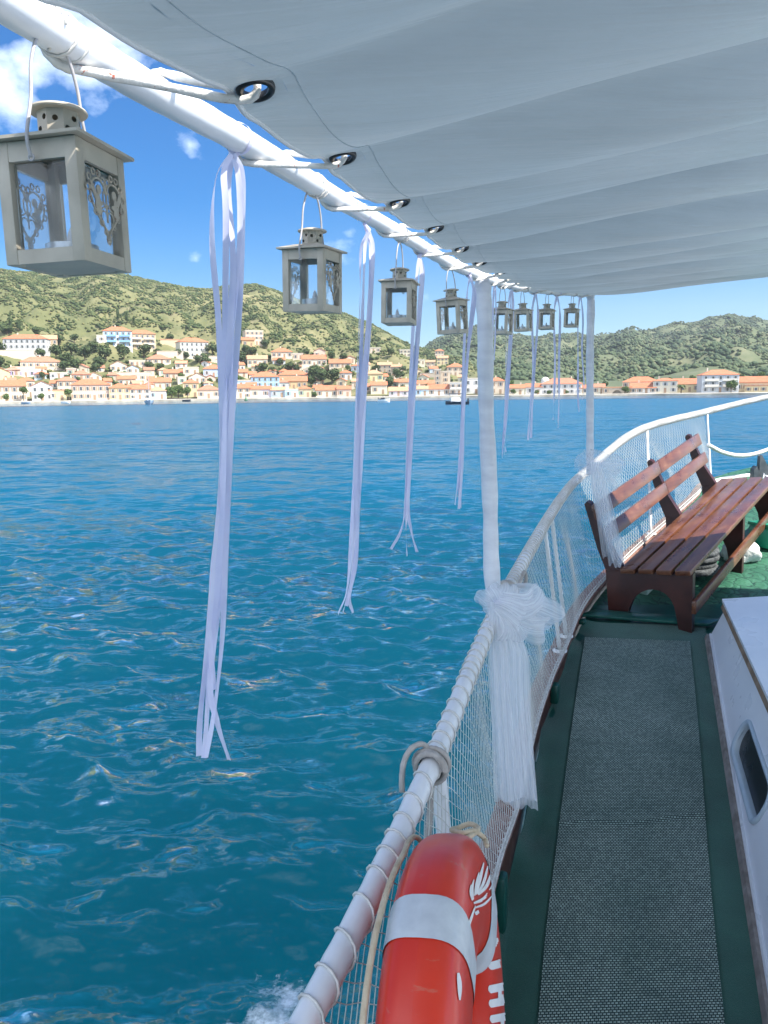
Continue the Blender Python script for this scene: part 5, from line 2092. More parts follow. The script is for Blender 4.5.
def uvsheet(name, left, right, n, k, lift, mats, label, cat, ridge=None, wavy=0.0, curl=0.0, seed=1):
    """carpet between two edge curves (pixel positions on the deck); UV in metres"""
    L = interp_path([deckpt(*q, lift) for q in left], n)
    Rr = interp_path([deckpt(*q, lift) for q in right], n)
    vs, uv, fs = [], [], []
    acc = 0.0
    gg = random.Random(seed)
    for i in range(n):
        if i:
            acc += ((L[i] + Rr[i]) / 2 - (L[i - 1] + Rr[i - 1]) / 2).length
        w = (Rr[i] - L[i]).length
        for j in range(k):
            u = j / (k - 1)
            q = L[i].lerp(Rr[i], u)
            z = 0.0
            if ridge:
                z += .008 * math.exp(-((acc - ridge - .04 * u - .01 * math.sin(u * 9)) / .012) ** 2)
            if wavy:
                z += wavy * (math.sin(acc * 9 + 1) + math.sin(acc * 17 + u * 3)) * max(0, 1 - u * 7)
            if curl:
                z += curl * (max(0, 1 - u * 16) ** 2) * (.6 + .5 * math.sin(acc * 6.5 + .5))
            vs.append((q.x, q.y, q.z + z))
            uv.append((u * w, acc))
    for i in range(n - 1):
        for j in range(k - 1):
            fs.append((i * k + j, i * k + j + 1, (i + 1) * k + j + 1, (i + 1) * k + j))
    m = MB()
    m.add(vs, fs)
    o = m.build(name, mats, recalc=False, smooth=True)
    me = o.data
    ul = me.uv_layers.new(name='UVMap')
    for lp in me.loops:
        ul.data[lp.index].uv = uv[lp.vertex_index]
    if me.polygons[0].normal.z < 0:
        me.flip_normals()
    tag(o, label, cat)
    return o


t = NT('green_felt_carpet')
v = t.coords()
n1 = t.noise(v, 6, 5)
n2 = t.noise(v, 420, 3, .7)
col = t.ramp(t.math('ADD', t.math('MULTIPLY', n1, .5), t.math('MULTIPLY', n2, .5)), [(.35, (.009, .058, .046)), (.65, (.026, .118, .090))])
sp = t.ramp(t.noise(v, 16, 5, .6), [(.70, (0, 0, 0)), (.76, (1, 1, 1))])
col = t.mix(t.math('MULTIPLY', sp, .4), col, (.07, .15, .12))
M_felt = t.done(t.bsdf(col, .95, t.bump(n2, .7, .003), Sheen_Weight=.25))
t = NT('woven_runner')
uvn = t.n('ShaderNodeUVMap')
br = t.n('ShaderNodeTexBrick')
br.offset = .5
br.inputs['Scale'].default_value = 1.0
br.inputs['Brick Width'].default_value = .0105
br.inputs['Row Height'].default_value = .0078
br.inputs['Mortar Size'].default_value = .0019
br.inputs['Mortar Smooth'].default_value = .5
br.inputs['Color1'].default_value = (1, 1, 1, 1)
br.inputs['Color2'].default_value = (.55, .55, .55, 1)
br.inputs['Mortar'].default_value = (0, 0, 0, 1)
t.l(uvn.outputs[0], br.inputs['Vector'])
v = t.coords()
wear = t.noise(v, 3.5, 5)
light = t.ramp(wear, [(.3, (.28, .385, .345)), (.7, (.47, .58, .525))])
col = t.mix(br.outputs['Color'], (.006, .028, .026), light)
M_run = t.done(t.bsdf(col, .8, t.bump(br.outputs['Color'], .8, .003)))
uvsheet('carpet', [(470, 1130), (488, 1000), (502, 905), (516, 858), (528, 815), (538, 760), (545, 705), (556, 668), (572, 640), (584, 622)],
        [(800, 1210), (783, 1100), (766, 1010), (752, 915), (738, 830), (729, 775), (721, 725), (715, 690), (709, 652), (705, 626)],
        200, 40, .010, M_felt, 'dark green felt carpet laid along the side deck under the woven runner', 'carpet', wavy=.010, curl=.050)
uvsheet('runner', [(527, 1130), (537, 1030), (546, 930), (556, 850), (566, 770), (574, 710), (585, 637)],
        [(735, 1130), (725, 1024), (715, 930), (708, 850), (702, 770), (697, 710), (690, 641)],
        220, 30, .017, M_run, 'grey and green woven runner down the middle of the walkway', 'runner', ridge=1.02)

# painted plank across the deck at the foot of the bench
a, b = PZ(578, 616, -1.933 + .03, .176), PZ(706, 626, -1.933 + .03, .176)
m = MB()
fwd = Vector((.12, .075, .012))
m.bbox((a + b) / 2 + fwd * .5, (b - a) / 2, fwd * .40, UP * .008, .004)
tag(m.build('deck_plank', M_teal, angle=40), 'green painted plank across the deck under the bench end', 'plank')

# ------------------------------------------------------------------ bench
S0, S1, S2 = P(621, 567, 4.08), P(695, 569, 3.84), P(720, 479, 5.52)
ba = (S2 - S0)
BL = ba.length
ba.normalize()
be = S1 - S0
BW = be.length
be = (be - ba * be.dot(ba)).normalized()
bn = be.cross(ba)
if bn.z < 0:
    bn = -bn


def BP(l, e, n=0.0):
    return S0 + ba * l + be * e + bn * n


be_h = Vector((be.x, be.y, 0)).normalized()
M_slat = NT('worn_varnished_slat')
t = M_slat
v = t.coords((1, 1, 1), (0, 0, math.atan2(ba.x, ba.y)))
vs_ = t.n('ShaderNodeMapping')
vs_.inputs['Scale'].default_value = (30, 1.6, 30)
t.l(v, vs_.inputs['Vector'])
gr = t.noise(vs_.outputs[0], 1.0, 5, .6)
pat = t.noise(v, 7, 5, .6)
col = t.ramp(t.math('ADD', t.math('MULTIPLY', gr, .55), t.math('MULTIPLY', pat, .45)), [(.32, (.060, .019, .013)), (.55, (.15, .058, .029)), (.76, (.27, .138, .076))])
M_slat = t.done(t.bsdf(col, t.ramp(pat, [(.3, (.22, .22, .22)), (.7, (.42, .42, .42))]), t.bump(gr, .25, .002), Coat_Weight=.3, Coat_Roughness=.2))
bench = thing('bench', 'varnished slatted wooden bench facing the walkway by the bow railing', 'bench', BP(0, 0, 0) * 1.0)
pit = BW / 4
for k in range(4):
    m = MB()
    e0, e1 = k * pit + .008, (k + 1) * pit - .010
    l0 = -.035 + rnd.uniform(-.004, .004)
    m.bbox(BP((l0 + BL) / 2, (e0 + e1) / 2, -.010), ba * ((BL - l0) / 2), be * ((e1 - e0) / 2), bn * .014, .004)
    m.build('seat_slat', M_slat, bench, angle=35)
bb = (UP * .40 - be_h * .16).normalized()
bperp = ba.cross(bb).normalized()
if bperp.dot(be) < 0:
    bperp = -bperp
for h0_, h1_ in ((.140, .218), (.278, .360)):
    m = MB()
    c = BP(BL / 2 - .02, -.035, 0) + bb * (h0_ + h1_) / 2 + bperp * .006
    for l0, l1 in ((-.03, BL * .52 - .001), (BL * .52 + .001, BL - .05)):
        m.bbox(BP((l0 + l1) / 2, -.035, 0) + bb * (h0_ + h1_) / 2 + bperp * .006, ba * ((l1 - l0) / 2), bb * ((h1_ - h0_) / 2), bperp * .013, .005)
    m.build('back_slat', M_slat, bench, angle=35)
for l in (.0, BL * .52, BL * .93):
    # shaped end frame: two legs joined by an arch under the seat
    zl = BP(l, 0, 0)
    foot_l = zdeck(zl.y) - zl.z
    q = BP(l, BW, 0)
    foot_r = zdeck(q.y) - q.z
    # in-plane coordinates: x along be_h, y up
    W_ = BW * be.dot(be_h)
    rise = q.z - zl.z
    pts = [(-.085, -.026), (-.060, foot_l), (.045, foot_l)]
    n = 12
    for i in range(1, n):
        u = i / n
        ang = math.pi * (1 - u)
        ex = lerp(.055, W_ - .075, (1 - math.cos(math.pi * u)) / 2)
        base = lerp(foot_l, foot_r + rise, u)
        pts.append((ex, base + (-.115 - base + rise * u) * math.sin(math.pi * u) ** .75))
    pts += [(W_ - .060, foot_r + rise), (W_ + .004, foot_r + rise), (W_ - .006, rise - .026)]
    m = MB()
    m.prism(pts, zl - ba * .005, be_h, UP, ba * .042)
    m.build('end_frame', M_wooddk, bench)
    m = MB()
    post = [(-.020, -.16), (.055, -.14), (.050, .0), (.020, .12), (.008, .25), (-.004, .37), (-.022, .385), (-.040, .375), (-.046, .25), (-.052, .12), (-.045, .0)]
    o_ = BP(l, -.036, 0)
    m.prism([(a_ - .012, b_) for a_, b_ in post], o_ + ba * .0, bperp, bb, ba * .038)
    m.build('back_post', M_wooddk, bench)
m = MB()
l0, l1 = -.02, BL + .06
f0 = BP(0, BW, 0)
hz = zdeck(f0.y) - f0.z + .15
c = BP((l0 + l1) / 2, BW + .012, 0) + UP * hz
m.bbox(c, ba * ((l1 - l0) / 2), UP * .034, be_h * .012, .004)
m.build('stretcher', M_slat, bench, angle=35)

# ------------------------------------------------------------------ life ring
from mathutils.bvhtree import BVHTree
LC = Vector((.151, 1.025, -1.033 + EYE))
laz, lti, LR, LW = .197, -.093, .343, .118
ld = Vector((math.sin(laz), math.cos(laz), .12)).normalized()
ln = Vector((math.cos(laz), -math.sin(laz), 0))
lu = ln.cross(ld)
lu = lu * math.cos(lti) + ln * math.sin(lti)
if lu.z < 0:
    lu = -lu
lnn = ld.cross(lu)
if lnn.dot(ln) < 0:
    lnn = -lnn                                             # deck-side normal
RH = .092
RM = LR - RH
EXP = .66


def sp_(x, e):
    return math.copysign(abs(x) ** e, x)


def LP(a, r, nn):
    return LC + (ld * math.cos(a) + lu * math.sin(a)) * r + lnn * nn


def ring_row(a, grow=0.0, n=36):
    return [LP(a, RM + (RH + grow) * sp_(math.cos(2 * math.pi * k / n), EXP), -LW / 2 + (LW / 2 + grow) * sp_(math.sin(2 * math.pi * k / n), EXP)) for k in range(n)]


t = NT('orange_red_buoy_shell')
v = t.coords()
col = t.ramp(t.noise(v, 7, 6), [(.3, (.58, .024, .008)), (.7, (.72, .044, .016))])
sc_ = t.ramp(t.noise(t.coords((1, 3, 9)), 11, 6, .7), [(.60, (0, 0, 0)), (.66, (1, 1, 1))])
col = t.mix(t.math('MULTIPLY', sc_, .45), col, (.52, .17, .11))
M_ring = t.done(t.bsdf(col, .33, t.bump(t.noise(v, 22, 4), .12, .004), Coat_Weight=.08))
M_band = pmat('reflective_band', (.48, .50, .52), (.60, .62, .63), 25, .42, .3, 40, .002, spots=((.30, .31, .32), 26, .70))
M_letter = pmat('white_lettering', (.72, .70, .68), (.80, .79, .77), 30, .5, 0)
lb = thing('life_ring', 'red orange life ring with white lettering and grey bands, hung inside the near railing', 'life ring', LC)
m = MB()
na = 110
rows = [ring_row(2 * math.pi * i / na) for i in range(na)]
rows = [r + [r[0]] for r in rows]
rows.append(rows[0])
m.sheet(rows)
ring_ob = m.build('ring_body', M_ring, lb, smooth=True)
TREE = BVHTree.FromPolygons([Vector(q_) for q_ in m.v], m.f)


def cast(px, py):
    h, nrm, _, _ = TREE.ray_cast(Vector((0, 0, EYE)), ray(px, py).normalized())
    if h is None:
        return None
    if nrm.dot(ray(px, py)) > 0:
        nrm = -nrm
    return h, nrm


def ang(px, py):
    q_ = cast(px, py)[0] - LC
    return math.degrees(math.atan2(q_.dot(lu), q_.dot(ld)))


A1 = ang(493, 928)
for a0 in (A1, 98, 188, 278):
    m = MB()
    hw_ = 10.5 if a0 == A1 else 5.7
    rows = [ring_row(R(a0 - hw_ + 2 * hw_ * i / 10), .0016) for i in range(11)]
    rows = [r + [r[0]] for r in rows]
    m.sheet(rows)
    m.build('reflective_band', M_band, lb, smooth=True)


def stroke(m, pix, w, taper=False):
    """painted stroke laid on the ring's surface"""
    q = [Vector((440 + a / 5.02, 820 + b / 5.02, 0)) for a, b in pix]
    q = interp_path(q, 22) if len(q) > 2 else [q[0].lerp(q[1], i / 21) for i in range(22)]
    n = len(q)
    pts, ok = [], []
    for i in range(n):
        tdir = (q[min(i + 1, n - 1)] - q[max(0, i - 1)]).normalized()
        side = Vector((-tdir.y, tdir.x, 0))
        u = i / (n - 1)
        ww = w * (.18 + .82 * math.sin(math.pi * min(1, u * .9 + .08)) ** .8) if taper else w * (1 - .75 * max(0, 1 - u * n / 2.2) ** 2)
        for j in range(5):
            c = q[i] + side * ww * (j / 4 - .5)
            h = cast(c.x, c.y)
            ok.append(h is not None)
            pts.append(h[0] + h[1] * .0014 if h else Vector((0, 0, 0)))
    fs = []
    for i in range(n - 1):
        for j in range(4):
            k = (i * 5 + j, i * 5 + j + 1, i * 5 + j + 6, i * 5 + j + 5)
            if all(ok[x] for x in k) and max((pts[k[0]] - pts[x]).length for x in k) < .03:
                fs.append(k)
    m.add(pts, fs)


m = MB()
for pix, w in [([(240, 622), (312, 606), (330, 600)], 8.0), ([(316, 545), (324, 650)], 3.6), ([(240, 735), (312, 716), (336, 708)], 8.2), ([(322, 655), (332, 765)], 3.6), ([(240, 850), (336, 832)], 8.2), ([(243, 922), (338, 906)], 8.2), ([(306, 842), (306, 912)], 7), ([(326, 785), (334, 930)], 3.4),
               ([(248, 1000), (340, 984)], 8), ([(250, 1068), (340, 1050)], 8), ([(318, 985), (320, 1060)], 7)]:
    stroke(m, pix, w)
m.build('lettering', M_letter, lb, recalc=False)
m = MB()
for pix, w in [([(158, 405), (150, 365), (152, 325)], 2.4), ([(163, 400), (158, 345), (166, 298)], 2.4), ([(170, 380), (180, 320), (192, 262)], 2.8), ([(176, 375), (196, 300), (216, 214)], 3.2), ([(184, 372), (216, 310), (238, 224)], 3.0), ([(188, 376), (230, 330), (258, 254)], 3.4),
               ([(165, 418), (220, 392), (258, 340), (262, 296)], 4.0), ([(172, 470), (240, 440), (275, 380), (280, 312)], 7.5), ([(172, 440), (220, 420), (262, 376)], 2.4), ([(132, 556), (150, 500), (174, 430)], 2.6)]:
    stroke(m, pix, w, True)
m.build('emblem', M_letter, lb, recalc=False)
m = MB()
stroke(m, [(88, 768), (94, 830), (95, 905)], 4.5, True)
m.build('painted_leaf', M_letter, lb, recalc=False)
M_grab = flecked('grab_rope', (.46, .36, .24), (.60, .50, .36), (.03, .03, .03), 70, .66)
m = MB()
pts = []
for i in range(160):
    a = 2 * math.pi * i / 160
    sag = .010 * abs(math.sin(2 * a + .6))
    pts.append(LP(a, LR - .010 + sag * .4, -LW + .006 - sag))
m.tube(pts, .0048, 8, closed=True)
m.build('grab_rope', M_grab, lb, smooth=True)
# lanyard tying the ring to the rail
M_rope = flecked('grey_black_rope', (.30, .28, .26), (.44, .41, .38), (.02, .02, .025), 60, .66)


def rope_obj(pts, r, label, group=None, mat=None, n=120):
    m = MB()
    q = interp_path(pts, n)
    m.tube(q, [r * (1 + .06 * math.sin(i * 2.0)) for i in range(n)], 8)
    return tag(m.build('rope', mat or M_rope, smooth=True), label, 'rope', group)


q = [P(468, 838, 1.28), P(478, 829, 1.33), P(470, 824, 1.36), P(458, 828, 1.36), P(452, 830, 1.33), P(462, 833, 1.29), P(474, 831, 1.31), P(484, 838, 1.33), P(487, 846, 1.31)]
rope_obj(q, .005, 'tan flecked lanyard looped over the top of the life ring', mat=M_grab)


def rail_coil(y, turns, r, label, extra, rad=.033):
    s = RAIL.s_at_y(y)
    tt = RAIL.tan(s)
    n1 = inb(RAIL, s)
    n2 = n1.cross(tt)
    pts = []
    N = int(turns * 14)
    for i in range(N + 1):
        a = 2 * math.pi * i / 14
        pts.append(RAIL.at(s) + tt * (r * 2.1 * (i / 14 - turns / 2)) + (n1 * math.cos(a) + n2 * math.sin(a)) * (rad + .003 * math.sin(i * .7)))
    pts = pts + extra
    m = MB()
    q = interp_path(pts, len(pts) * 5)
    m.tube(q, [r * (1 + .06 * math.sin(i * 2.0)) for i in range(len(q))], 8)
    return tag(m.build('mooring_rope', M_rope, smooth=True), label, 'rope', 'rope ends knotted to the railing')


rail_coil(1.49, 2.5, .0060, 'grey flecked rope knotted on the railing just above the life ring', [P(441, 768, 1.52), P(434, 762, 1.50), P(425, 745, 1.50), P(412, 748, 1.49), P(404, 762, 1.48), P(402, 778, 1.46), P(402, 792, 1.45)])
q = [P(433, 770, 1.50), P(431, 790, 1.48), P(430, 810, 1.47), P(428, 840, 1.45), P(426, 870, 1.43)]
rope_obj(q, .0075, 'grey flecked rope tail hanging down behind the life ring from the knot')
rail_coil(2.52, 2, .0065, 'grey rope knotted on the railing just past the thick wrapped post', [P(524, 572, 2.58), P(526, 580, 2.58), P(522, 588, 2.58)], .031)

# ------------------------------------------------------------------ tulle bows
def tulle(name, lo, hi):
    t = NT(name)
    uvn = t.n('ShaderNodeUVMap')
    mp = t.n('ShaderNodeMapping')
    mp.inputs['Scale'].default_value = (17, .9, 1)
    t.l(uvn.outputs[0], mp.inputs['Vector'])
    n = t.noise(mp.outputs[0], 1.0, 4, .65)
    fac = t.ramp(n, [(.32, (lo,) * 3), (.70, (hi,) * 3)])
    tr = t.n('ShaderNodeBsdfTransparent')
    d = t.n('ShaderNodeBsdfDiffuse')
    d.inputs['Color'].default_value = (.92, .93, .95, 1)
    tl = t.n('ShaderNodeBsdfTranslucent')
    tl.inputs['Color'].default_value = (.92, .93, .96, 1)
    m1 = t.n('ShaderNodeMixShader')
    m1.inputs[0].default_value = .45
    t.l(d.outputs[0], m1.inputs[1])
    t.l(tl.outputs[0], m1.inputs[2])
    m2 = t.n('ShaderNodeMixShader')
    t.l(fac, m2.inputs[0])
    t.l(tr.outputs[0], m2.inputs[1])
    t.l(m1.outputs[0], m2.inputs[2])
    return t.done(m2)


M_tulle = tulle('white_tulle', .30, .54)
M_tulle_thin = tulle('thin_white_tulle', .20, .46)


def uvgrid(name, grid, mat, parent, uvscale=(1, 1)):
    a, b = len(grid), len(grid[0])
    m = MB()
    m.sheet(grid)
    o = m.build(name, mat, parent, recalc=False, smooth=True)
    ul = o.data.uv_layers.new(name='UVMap')
    for lp in o.data.loops:
        i, j = divmod(lp.vertex_index, b)
        ul.data[lp.index].uv = (j / (b - 1) * uvscale[0] + uvscale[1], i / (a - 1))
    return o


def join_grids(name, grids, mat, parent):
    m = MB()
    uv = []
    for gi, gr in enumerate(grids):
        a, b = len(gr), len(gr[0])
        m.sheet(gr)
        uv += [(j / (b - 1) * (1 + .3 * (gi % 3)) + gi * 1.7, i / (a - 1) + gi * .31) for i in range(a) for j in range(b)]
    o = m.build(name, mat, parent, recalc=False, smooth=True)
    ul = o.data.uv_layers.new(name='UVMap')
    for lp in o.data.loops:
        ul.data[lp.index].uv = uv[lp.vertex_index]
    return o


def tail_grid(rows, Y0, Y1, n, k, seed, amp, z0=0.0):
    """pleated hanging cloth: rows = (py, px_left, px_right)"""
    gg = random.Random(seed)
    fr = [(gg.uniform(2, 7), gg.uniform(0, 6.28), gg.uniform(.4, 1)) for _ in range(5)]
    py = [r[0] for r in rows]
    out = []
    for i in range(n):
        v = i / (n - 1)
        y = lerp(py[0], py[-1], v)
        xl = np.interp(y, py, [r[1] for r in rows])
        xr = np.interp(y, py, [r[2] for r in rows])
        Y = lerp(Y0, Y1, v)
        row = []
        for j in range(k):
            u = j / (k - 1)
            d = sum(a * math.sin(6.283 * f * u + p + .5 * math.sin(v * 3 + p)) for f, p, a in fr) / 3
            jag = (2.2 * math.sin(u * 9 + seed) + 1.2 * math.sin(u * 21 + seed * 2)) * (v ** 8)
            lat = sum(a * math.cos(6.283 * f * u + p) for f, p, a in fr) / 3 * (xr - xl) * .03
            q = P(lerp(xl, xr, u) + lat, y + jag, Y + z0 + d * amp * (.25 + .75 * v))
            row.append(q)
        out.append(row)
    return out


def pouf_grids(K, loops, seed):
    """loops: (dx, dy, dz, length, width)"""
    out = []
    gg = random.Random(seed)
    for dx, dy, dz, L, Wd in loops:
        d = Vector((dx, dy, dz)).normalized()
        sid = d.cross(Vector((gg.uniform(-.4, .4), -1, gg.uniform(-.4, .4)))).normalized()
        dep = d.cross(sid).normalized()
        rows = []
        for i in range(23):
            u = i / 22
            a = 2 * math.pi * u
            along = L * (1 - math.cos(a)) / 2
            off = Wd * .55 * math.sin(a)
            row = []
            for j in range(15):
                w = j / 14 - .5
                sp = (.12 + .88 * math.sin(math.pi * u) ** .7)
                rip = .004 * math.sin(j * 1.3 + i * .2 + seed) * sp
                q_ = K + d * (along + abs(w) * -.02 * sp) + dep * (off + rip) + sid * (w * Wd * 1.5 * sp)
                ns_ = Vector((math.sin(q_.z * 47 + seed + q_.x * 23), math.sin(q_.x * 41 + q_.z * 19), math.sin(q_.x * 37 + q_.y * 53 + 2) - .5)) * (.013 * sp)
                row.append(q_ + ns_ - UP * (.10 * max(0, (q_ - K).length - .05) ** 1.2))
            rows.append(row)
        out.append(rows)
    return out


tb = thing('tulle_bow', 'large white tulle bow tied to the thick wrapped post, tail trailing to the deck', 'bow', P(497, 600, 2.24), 0, 'tulle bows tied to the awning posts')
K = P(498, 600, 2.22)
g1 = [tail_grid([(600, 490, 506), (640, 487, 524), (690, 489, 526), (740, 493, 530), (802, 494, 537)], 2.21, 2.12, 34, 60, 3, .016),
      tail_grid([(602, 490, 508), (650, 489, 528), (700, 491, 529), (800, 496, 538)], 2.20, 2.10, 34, 60, 5, .016, -.015),
      tail_grid([(604, 491, 508), (650, 490, 520), (700, 491, 522), (745, 492, 526), (795, 494, 527)], 2.22, 2.14, 30, 50, 8, .014, .01),
      tail_grid([(610, 495, 512), (660, 500, 530), (720, 505, 531), (808, 511, 538)], 2.19, 2.10, 30, 40, 12, .012, -.01)]
join_grids('tail', g1, M_tulle, tb)
g2 = pouf_grids(K, [(.95, -.1, -.12, .185, .060), (.85, -.1, .18, .145, .055), (.7, -.3, -.42, .17, .06), (1, .0, -.32, .175, .045), (-.5, -.3, .45, .07, .05), (-.4, -.3, -.15, .06, .045), (.15, -.4, .8, .065, .05), (.45, -.5, .0, .10, .07), (.35, -.5, -.75, .12, .07), (.8, -.3, -.05, .13, .08)], 4)
join_grids('bow_loops', g2, M_tulle_thin, tb)
m = MB()
m.ball(K + Vector((0, -.02, 0)), .018, .016, .014, 14, 9)
m.build('knot', M_satin, tb, smooth=True)

tb = thing('tulle_bow', 'small wispy tulle bow tied to the thin wrapped post, tail over the bench end', 'bow', P(594, 462, 4.02), 0, 'tulle bows tied to the awning posts')
K = P(594, 468, 4.00)
g1 = [tail_grid([(462, 590, 600), (490, 592, 609), (520, 599, 616), (545, 606, 622), (566, 609, 625)], 3.96, 3.95, 26, 44, 3, .02),
      tail_grid([(462, 590, 600), (490, 591, 606), (515, 596, 610), (556, 602, 614)], 3.95, 3.94, 26, 40, 6, .02, -.02),
      tail_grid([(462, 590, 600), (490, 593, 607), (520, 601, 613), (563, 612, 625)], 3.94, 3.93, 26, 40, 9, .02, -.03)]
join_grids('tail', g1, M_tulle, tb)
g2 = pouf_grids(K, [(.8, -.2, .35, .15, .07), (.9, -.2, -.05, .13, .06), (-.7, -.2, .45, .12, .07), (-.8, -.2, -.15, .10, .06), (.1, -.4, .8, .10, .07), (.7, -.3, -.6, .14, .05)], 7)
join_grids('bow_loops', g2, tulle('wispy_white_tulle', .10, .34), tb)
m = MB()
m.ball(K, .02, .02, .02, 12, 8)
m.build('knot', M_satin, tb, smooth=True)

# ------------------------------------------------------------------ gear under and beyond the bench
c = P(690, 572, 4.55)
m = MB()
pts = []
for i in range(400):
    a = i / 400 * 2 * math.pi * 5.5
    z = .024 + .036 * (i / 400 * 5.5)
    rr = .135 + .010 * math.sin(a * .37)
    pts.append(Vector((c.x + rr * math.cos(a), c.y + rr * math.sin(a), zdeck(c.y) + z)))
m.tube(pts, .022, 9)
tag(m.build('rope_coil', pmat('dark_rope', (.03, .035, .04), (.10, .11, .115), 60, .85, .9, 55, .012), smooth=True), 'thick dark rope coiled under the wooden bench', 'rope coil')


def lump(name, c, rx, ry, rz, mat, label, cat, seed, amp=.22):
    bm = bmesh.new()
    bmesh.ops.create_icosphere(bm, subdivisions=4, radius=1)
    V = np.array([v.co[:] for v in bm.verts])
    d = fbm2(V[:, 0] * 2.2 + V[:, 2] * 1.7 + seed, V[:, 1] * 2.2 + V[:, 2] * .9, seed, 4, 1.6)
    m = MB()
    W2 = V * (1 + amp * .5 * d[:, None]) * np.array([rx, ry, rz])
    W2[:, 2] = np.maximum(W2[:, 2], -rz * .62) + rz * .62
    m.add([(x + c[0], y + c[1], z + c[2]) for x, y, z in W2], [[v.index for v in f.verts] for f in bm.faces])
    bm.free()
    return tag(m.build(name, mat, smooth=True), label, cat)


M_sack = pmat('white_sackcloth', (.55, .56, .52), (.70, .70, .66), 18, .85, .6, 40, .01)
c = P(738, 556, 4.75)
lump('sack', (c.x + .04, c.y + .05, zdeck(c.y)), .12, .11, .085, M_sack, 'crumpled white sack on the green deck behind the bench', 'sack', 5)
c = P(768, 548, 5.0)
m = MB()
m.bbox((c.x + .02, c.y, zdeck(c.y) + .07), (.10, .03, 0), (-.03, .09, 0), (0, 0, .07), .012)
m.bbox((c.x + .02, c.y, zdeck(c.y) + .15), (.105, .032, 0), (-.032, .095, 0), (0, 0, .012), .006)
tag(m.build('box', pmat('bright_green_plastic', (.01, .22, .13), (.02, .30, .18), 4, .4, 0), angle=40), 'small bright green box on the foredeck beside the white sack', 'box')
# pale locker seen through the bench arch
c = PZ(637, 600, -1.933, .176)
m = MB()
c = P(648, 606, 4.30)
zb_ = zdeck(c.y)
m.bbox((c.x, c.y + .12, zb_ + .06), ba * .10, be_h * .07, UP * .06, .010)
tag(m.build('locker', pmat('pale_green_paint', (.25, .40, .34), (.42, .55, .48), 8, .45, .2, 30, .003), angle=40), 'small pale green locker under the near end of the bench', 'locker')
# white rope swag past the last stanchion, and the anchor at the bow
M_wrope = pmat('white_rope', (.62, .61, .58), (.76, .75, .72), 50, .8, .5, 120, .003)


def twisted(pts, r, n=160, twist=34):
    q = interp_path(pts, n)
    m = MB()
    for ph in (0, 2.094, 4.189):
        o = []
        for i in range(n):
            t = (q[min(i + 1, n - 1)] - q[max(i - 1, 0)]).normalized()
            a = t.orthogonal().normalized()
            ref = Vector((0, 0, 1))
            a = (ref - t * ref.dot(t)).normalized()
            b_ = t.cross(a)
            w = twist * 6.283 * i / n + ph
            o.append(q[i] + (a * math.cos(w) + b_ * math.sin(w)) * r * .52)
        m.tube(o, r * .56, 6)
    return m


a_ = PZ(708, 446, -.905, .0)
sw = [P(708, 445, 6.05), P(722, 452, 6.15), P(738, 455.5, 6.25), P(754, 454, 6.35), P(772, 448, 6.5), P(790, 440, 6.65), P(812, 425, 6.8)]
tag(twisted(sw, .017).build('bow_rope', M_wrope, smooth=True), 'white twisted rope swagged from the last stanchion to the bow', 'rope')
sw = [P(706, 484, 6.1), P(725, 479, 6.35), P(745, 476, 6.5), P(770, 474, 6.7), P(800, 471, 6.9)]
tag(twisted(sw, .020).build('bow_rope', M_wrope, smooth=True), 'white twisted rope lying along the bow cap behind the bench', 'rope')
c = P(762, 476, 6.30)
an = thing('anchor', 'dark grey anchor fluke standing on the bow', 'anchor', c)
M_iron = pmat('dark_anchor_iron', (.035, .045, .055), (.08, .09, .10), 14, .5, .4, 40, .003)
m = MB()
m.prism([(-.05, -.04), (.02, -.05), (.10, -.04), (.075, .02), (-.020, .175), (-.034, .165), (-.036, .06)], c + Vector((0, -.02, 0)), (1, .1, 0), (0, 0, 1), (0, .05, 0))
m.build('fluke', M_iron, an)
m = MB()
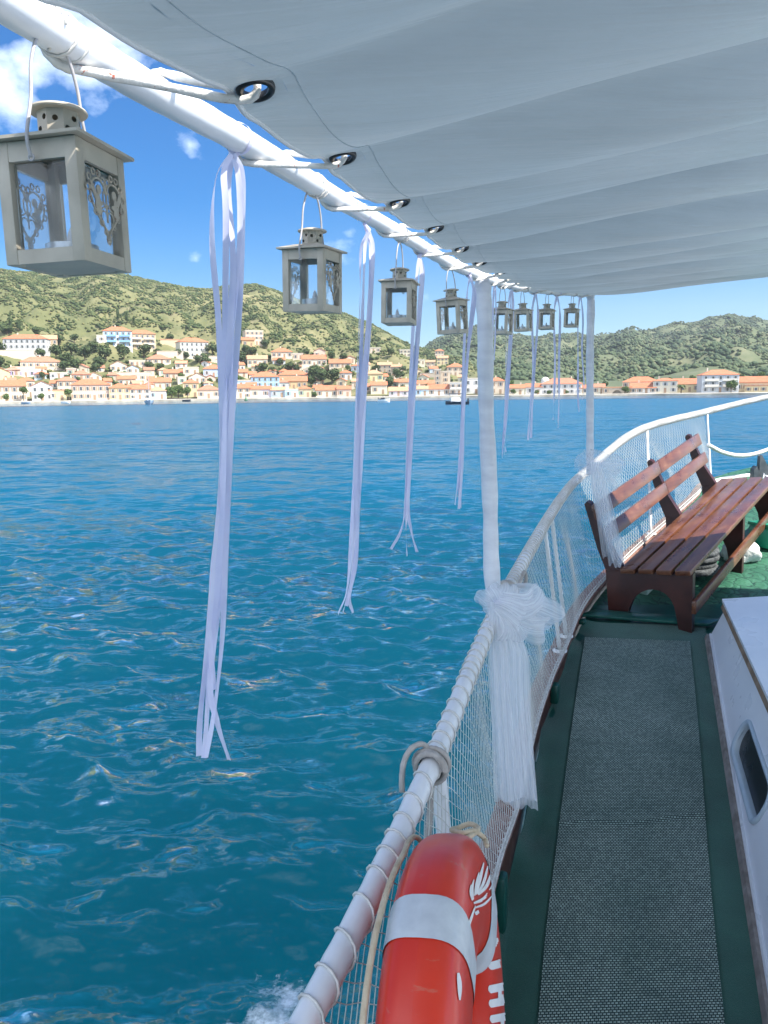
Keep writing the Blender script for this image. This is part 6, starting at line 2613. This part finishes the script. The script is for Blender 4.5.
m.prism([(-.085, -.02), (-.055, -.04), (-.042, .04), (-.06, .085), (-.085, .06)], c + Vector((0, -.03, 0)), (1, .1, 0), (0, 0, 1), (0, .07, 0))
m.build('shank', M_iron, an)
m = MB()
m.tube([c + Vector((-.02, -.05, -.05)), c + Vector((-.015, -.05, .03)), c + Vector((.02, -.05, .0)), c + Vector((.03, -.05, -.05))], .012, 8)
m.build('shackle', M_metal, an, smooth=True)

# ------------------------------------------------------------------ air
m = MB()
m.abox(-2200, 2200, -60, 3200, -10.0, 330)
t = NT('haze_air')
pv = t.n('ShaderNodeVolumePrincipled')
pv.inputs['Color'].default_value = (.82, .90, 1.0, 1)
pv.inputs['Density'].default_value = .00014
pv.inputs['Anisotropy'].default_value = .25
t.l(pv.outputs[0], t.out.inputs['Volume'])
tag(m.build('haze', t.mat, base=(0, 0, -10)), 'thin summer haze over the bay', kind='stuff')

# ------------------------------------------------------------------ camera
cam = bpy.data.cameras.new('camera')
cam.sensor_width = 36
cam.lens = FOC / 1024 * 36
cam.clip_start, cam.clip_end = .02, 12000
co = bpy.data.objects.new('camera', cam)
COL.objects.link(co)
SC.camera = co
f = Vector((0, math.cos(PITCH), -math.sin(PITCH)))
r0, u0 = Vector((1, 0, 0)), Vector((0, math.sin(PITCH), math.cos(PITCH)))
c, s = math.cos(ROLL), math.sin(ROLL)
rt, up = r0 * c - u0 * s, r0 * s + u0 * c
M = Matrix((rt, up, -f)).transposed().to_4x4()
M.translation = Vector((0, 0, EYE))
co.matrix_world = M
SC.render.resolution_x, SC.render.resolution_y = 768, 1024
SC.view_settings.view_transform = 'Standard'
SC.view_settings.look = 'None'
SC.view_settings.exposure = 1.15
SC.view_settings.gamma = 1
SC.view_settings.use_curve_mapping = False
SC.render.engine = 'CYCLES'
SC.cycles.max_bounces = 7
SC.cycles.diffuse_bounces = 3
SC.cycles.glossy_bounces = 3
SC.cycles.transparent_max_bounces = 24
SC.cycles.caustics_reflective = False
SC.cycles.caustics_refractive = False
SC.cycles.sample_clamp_indirect = 6
SC.cycles.use_denoising = True
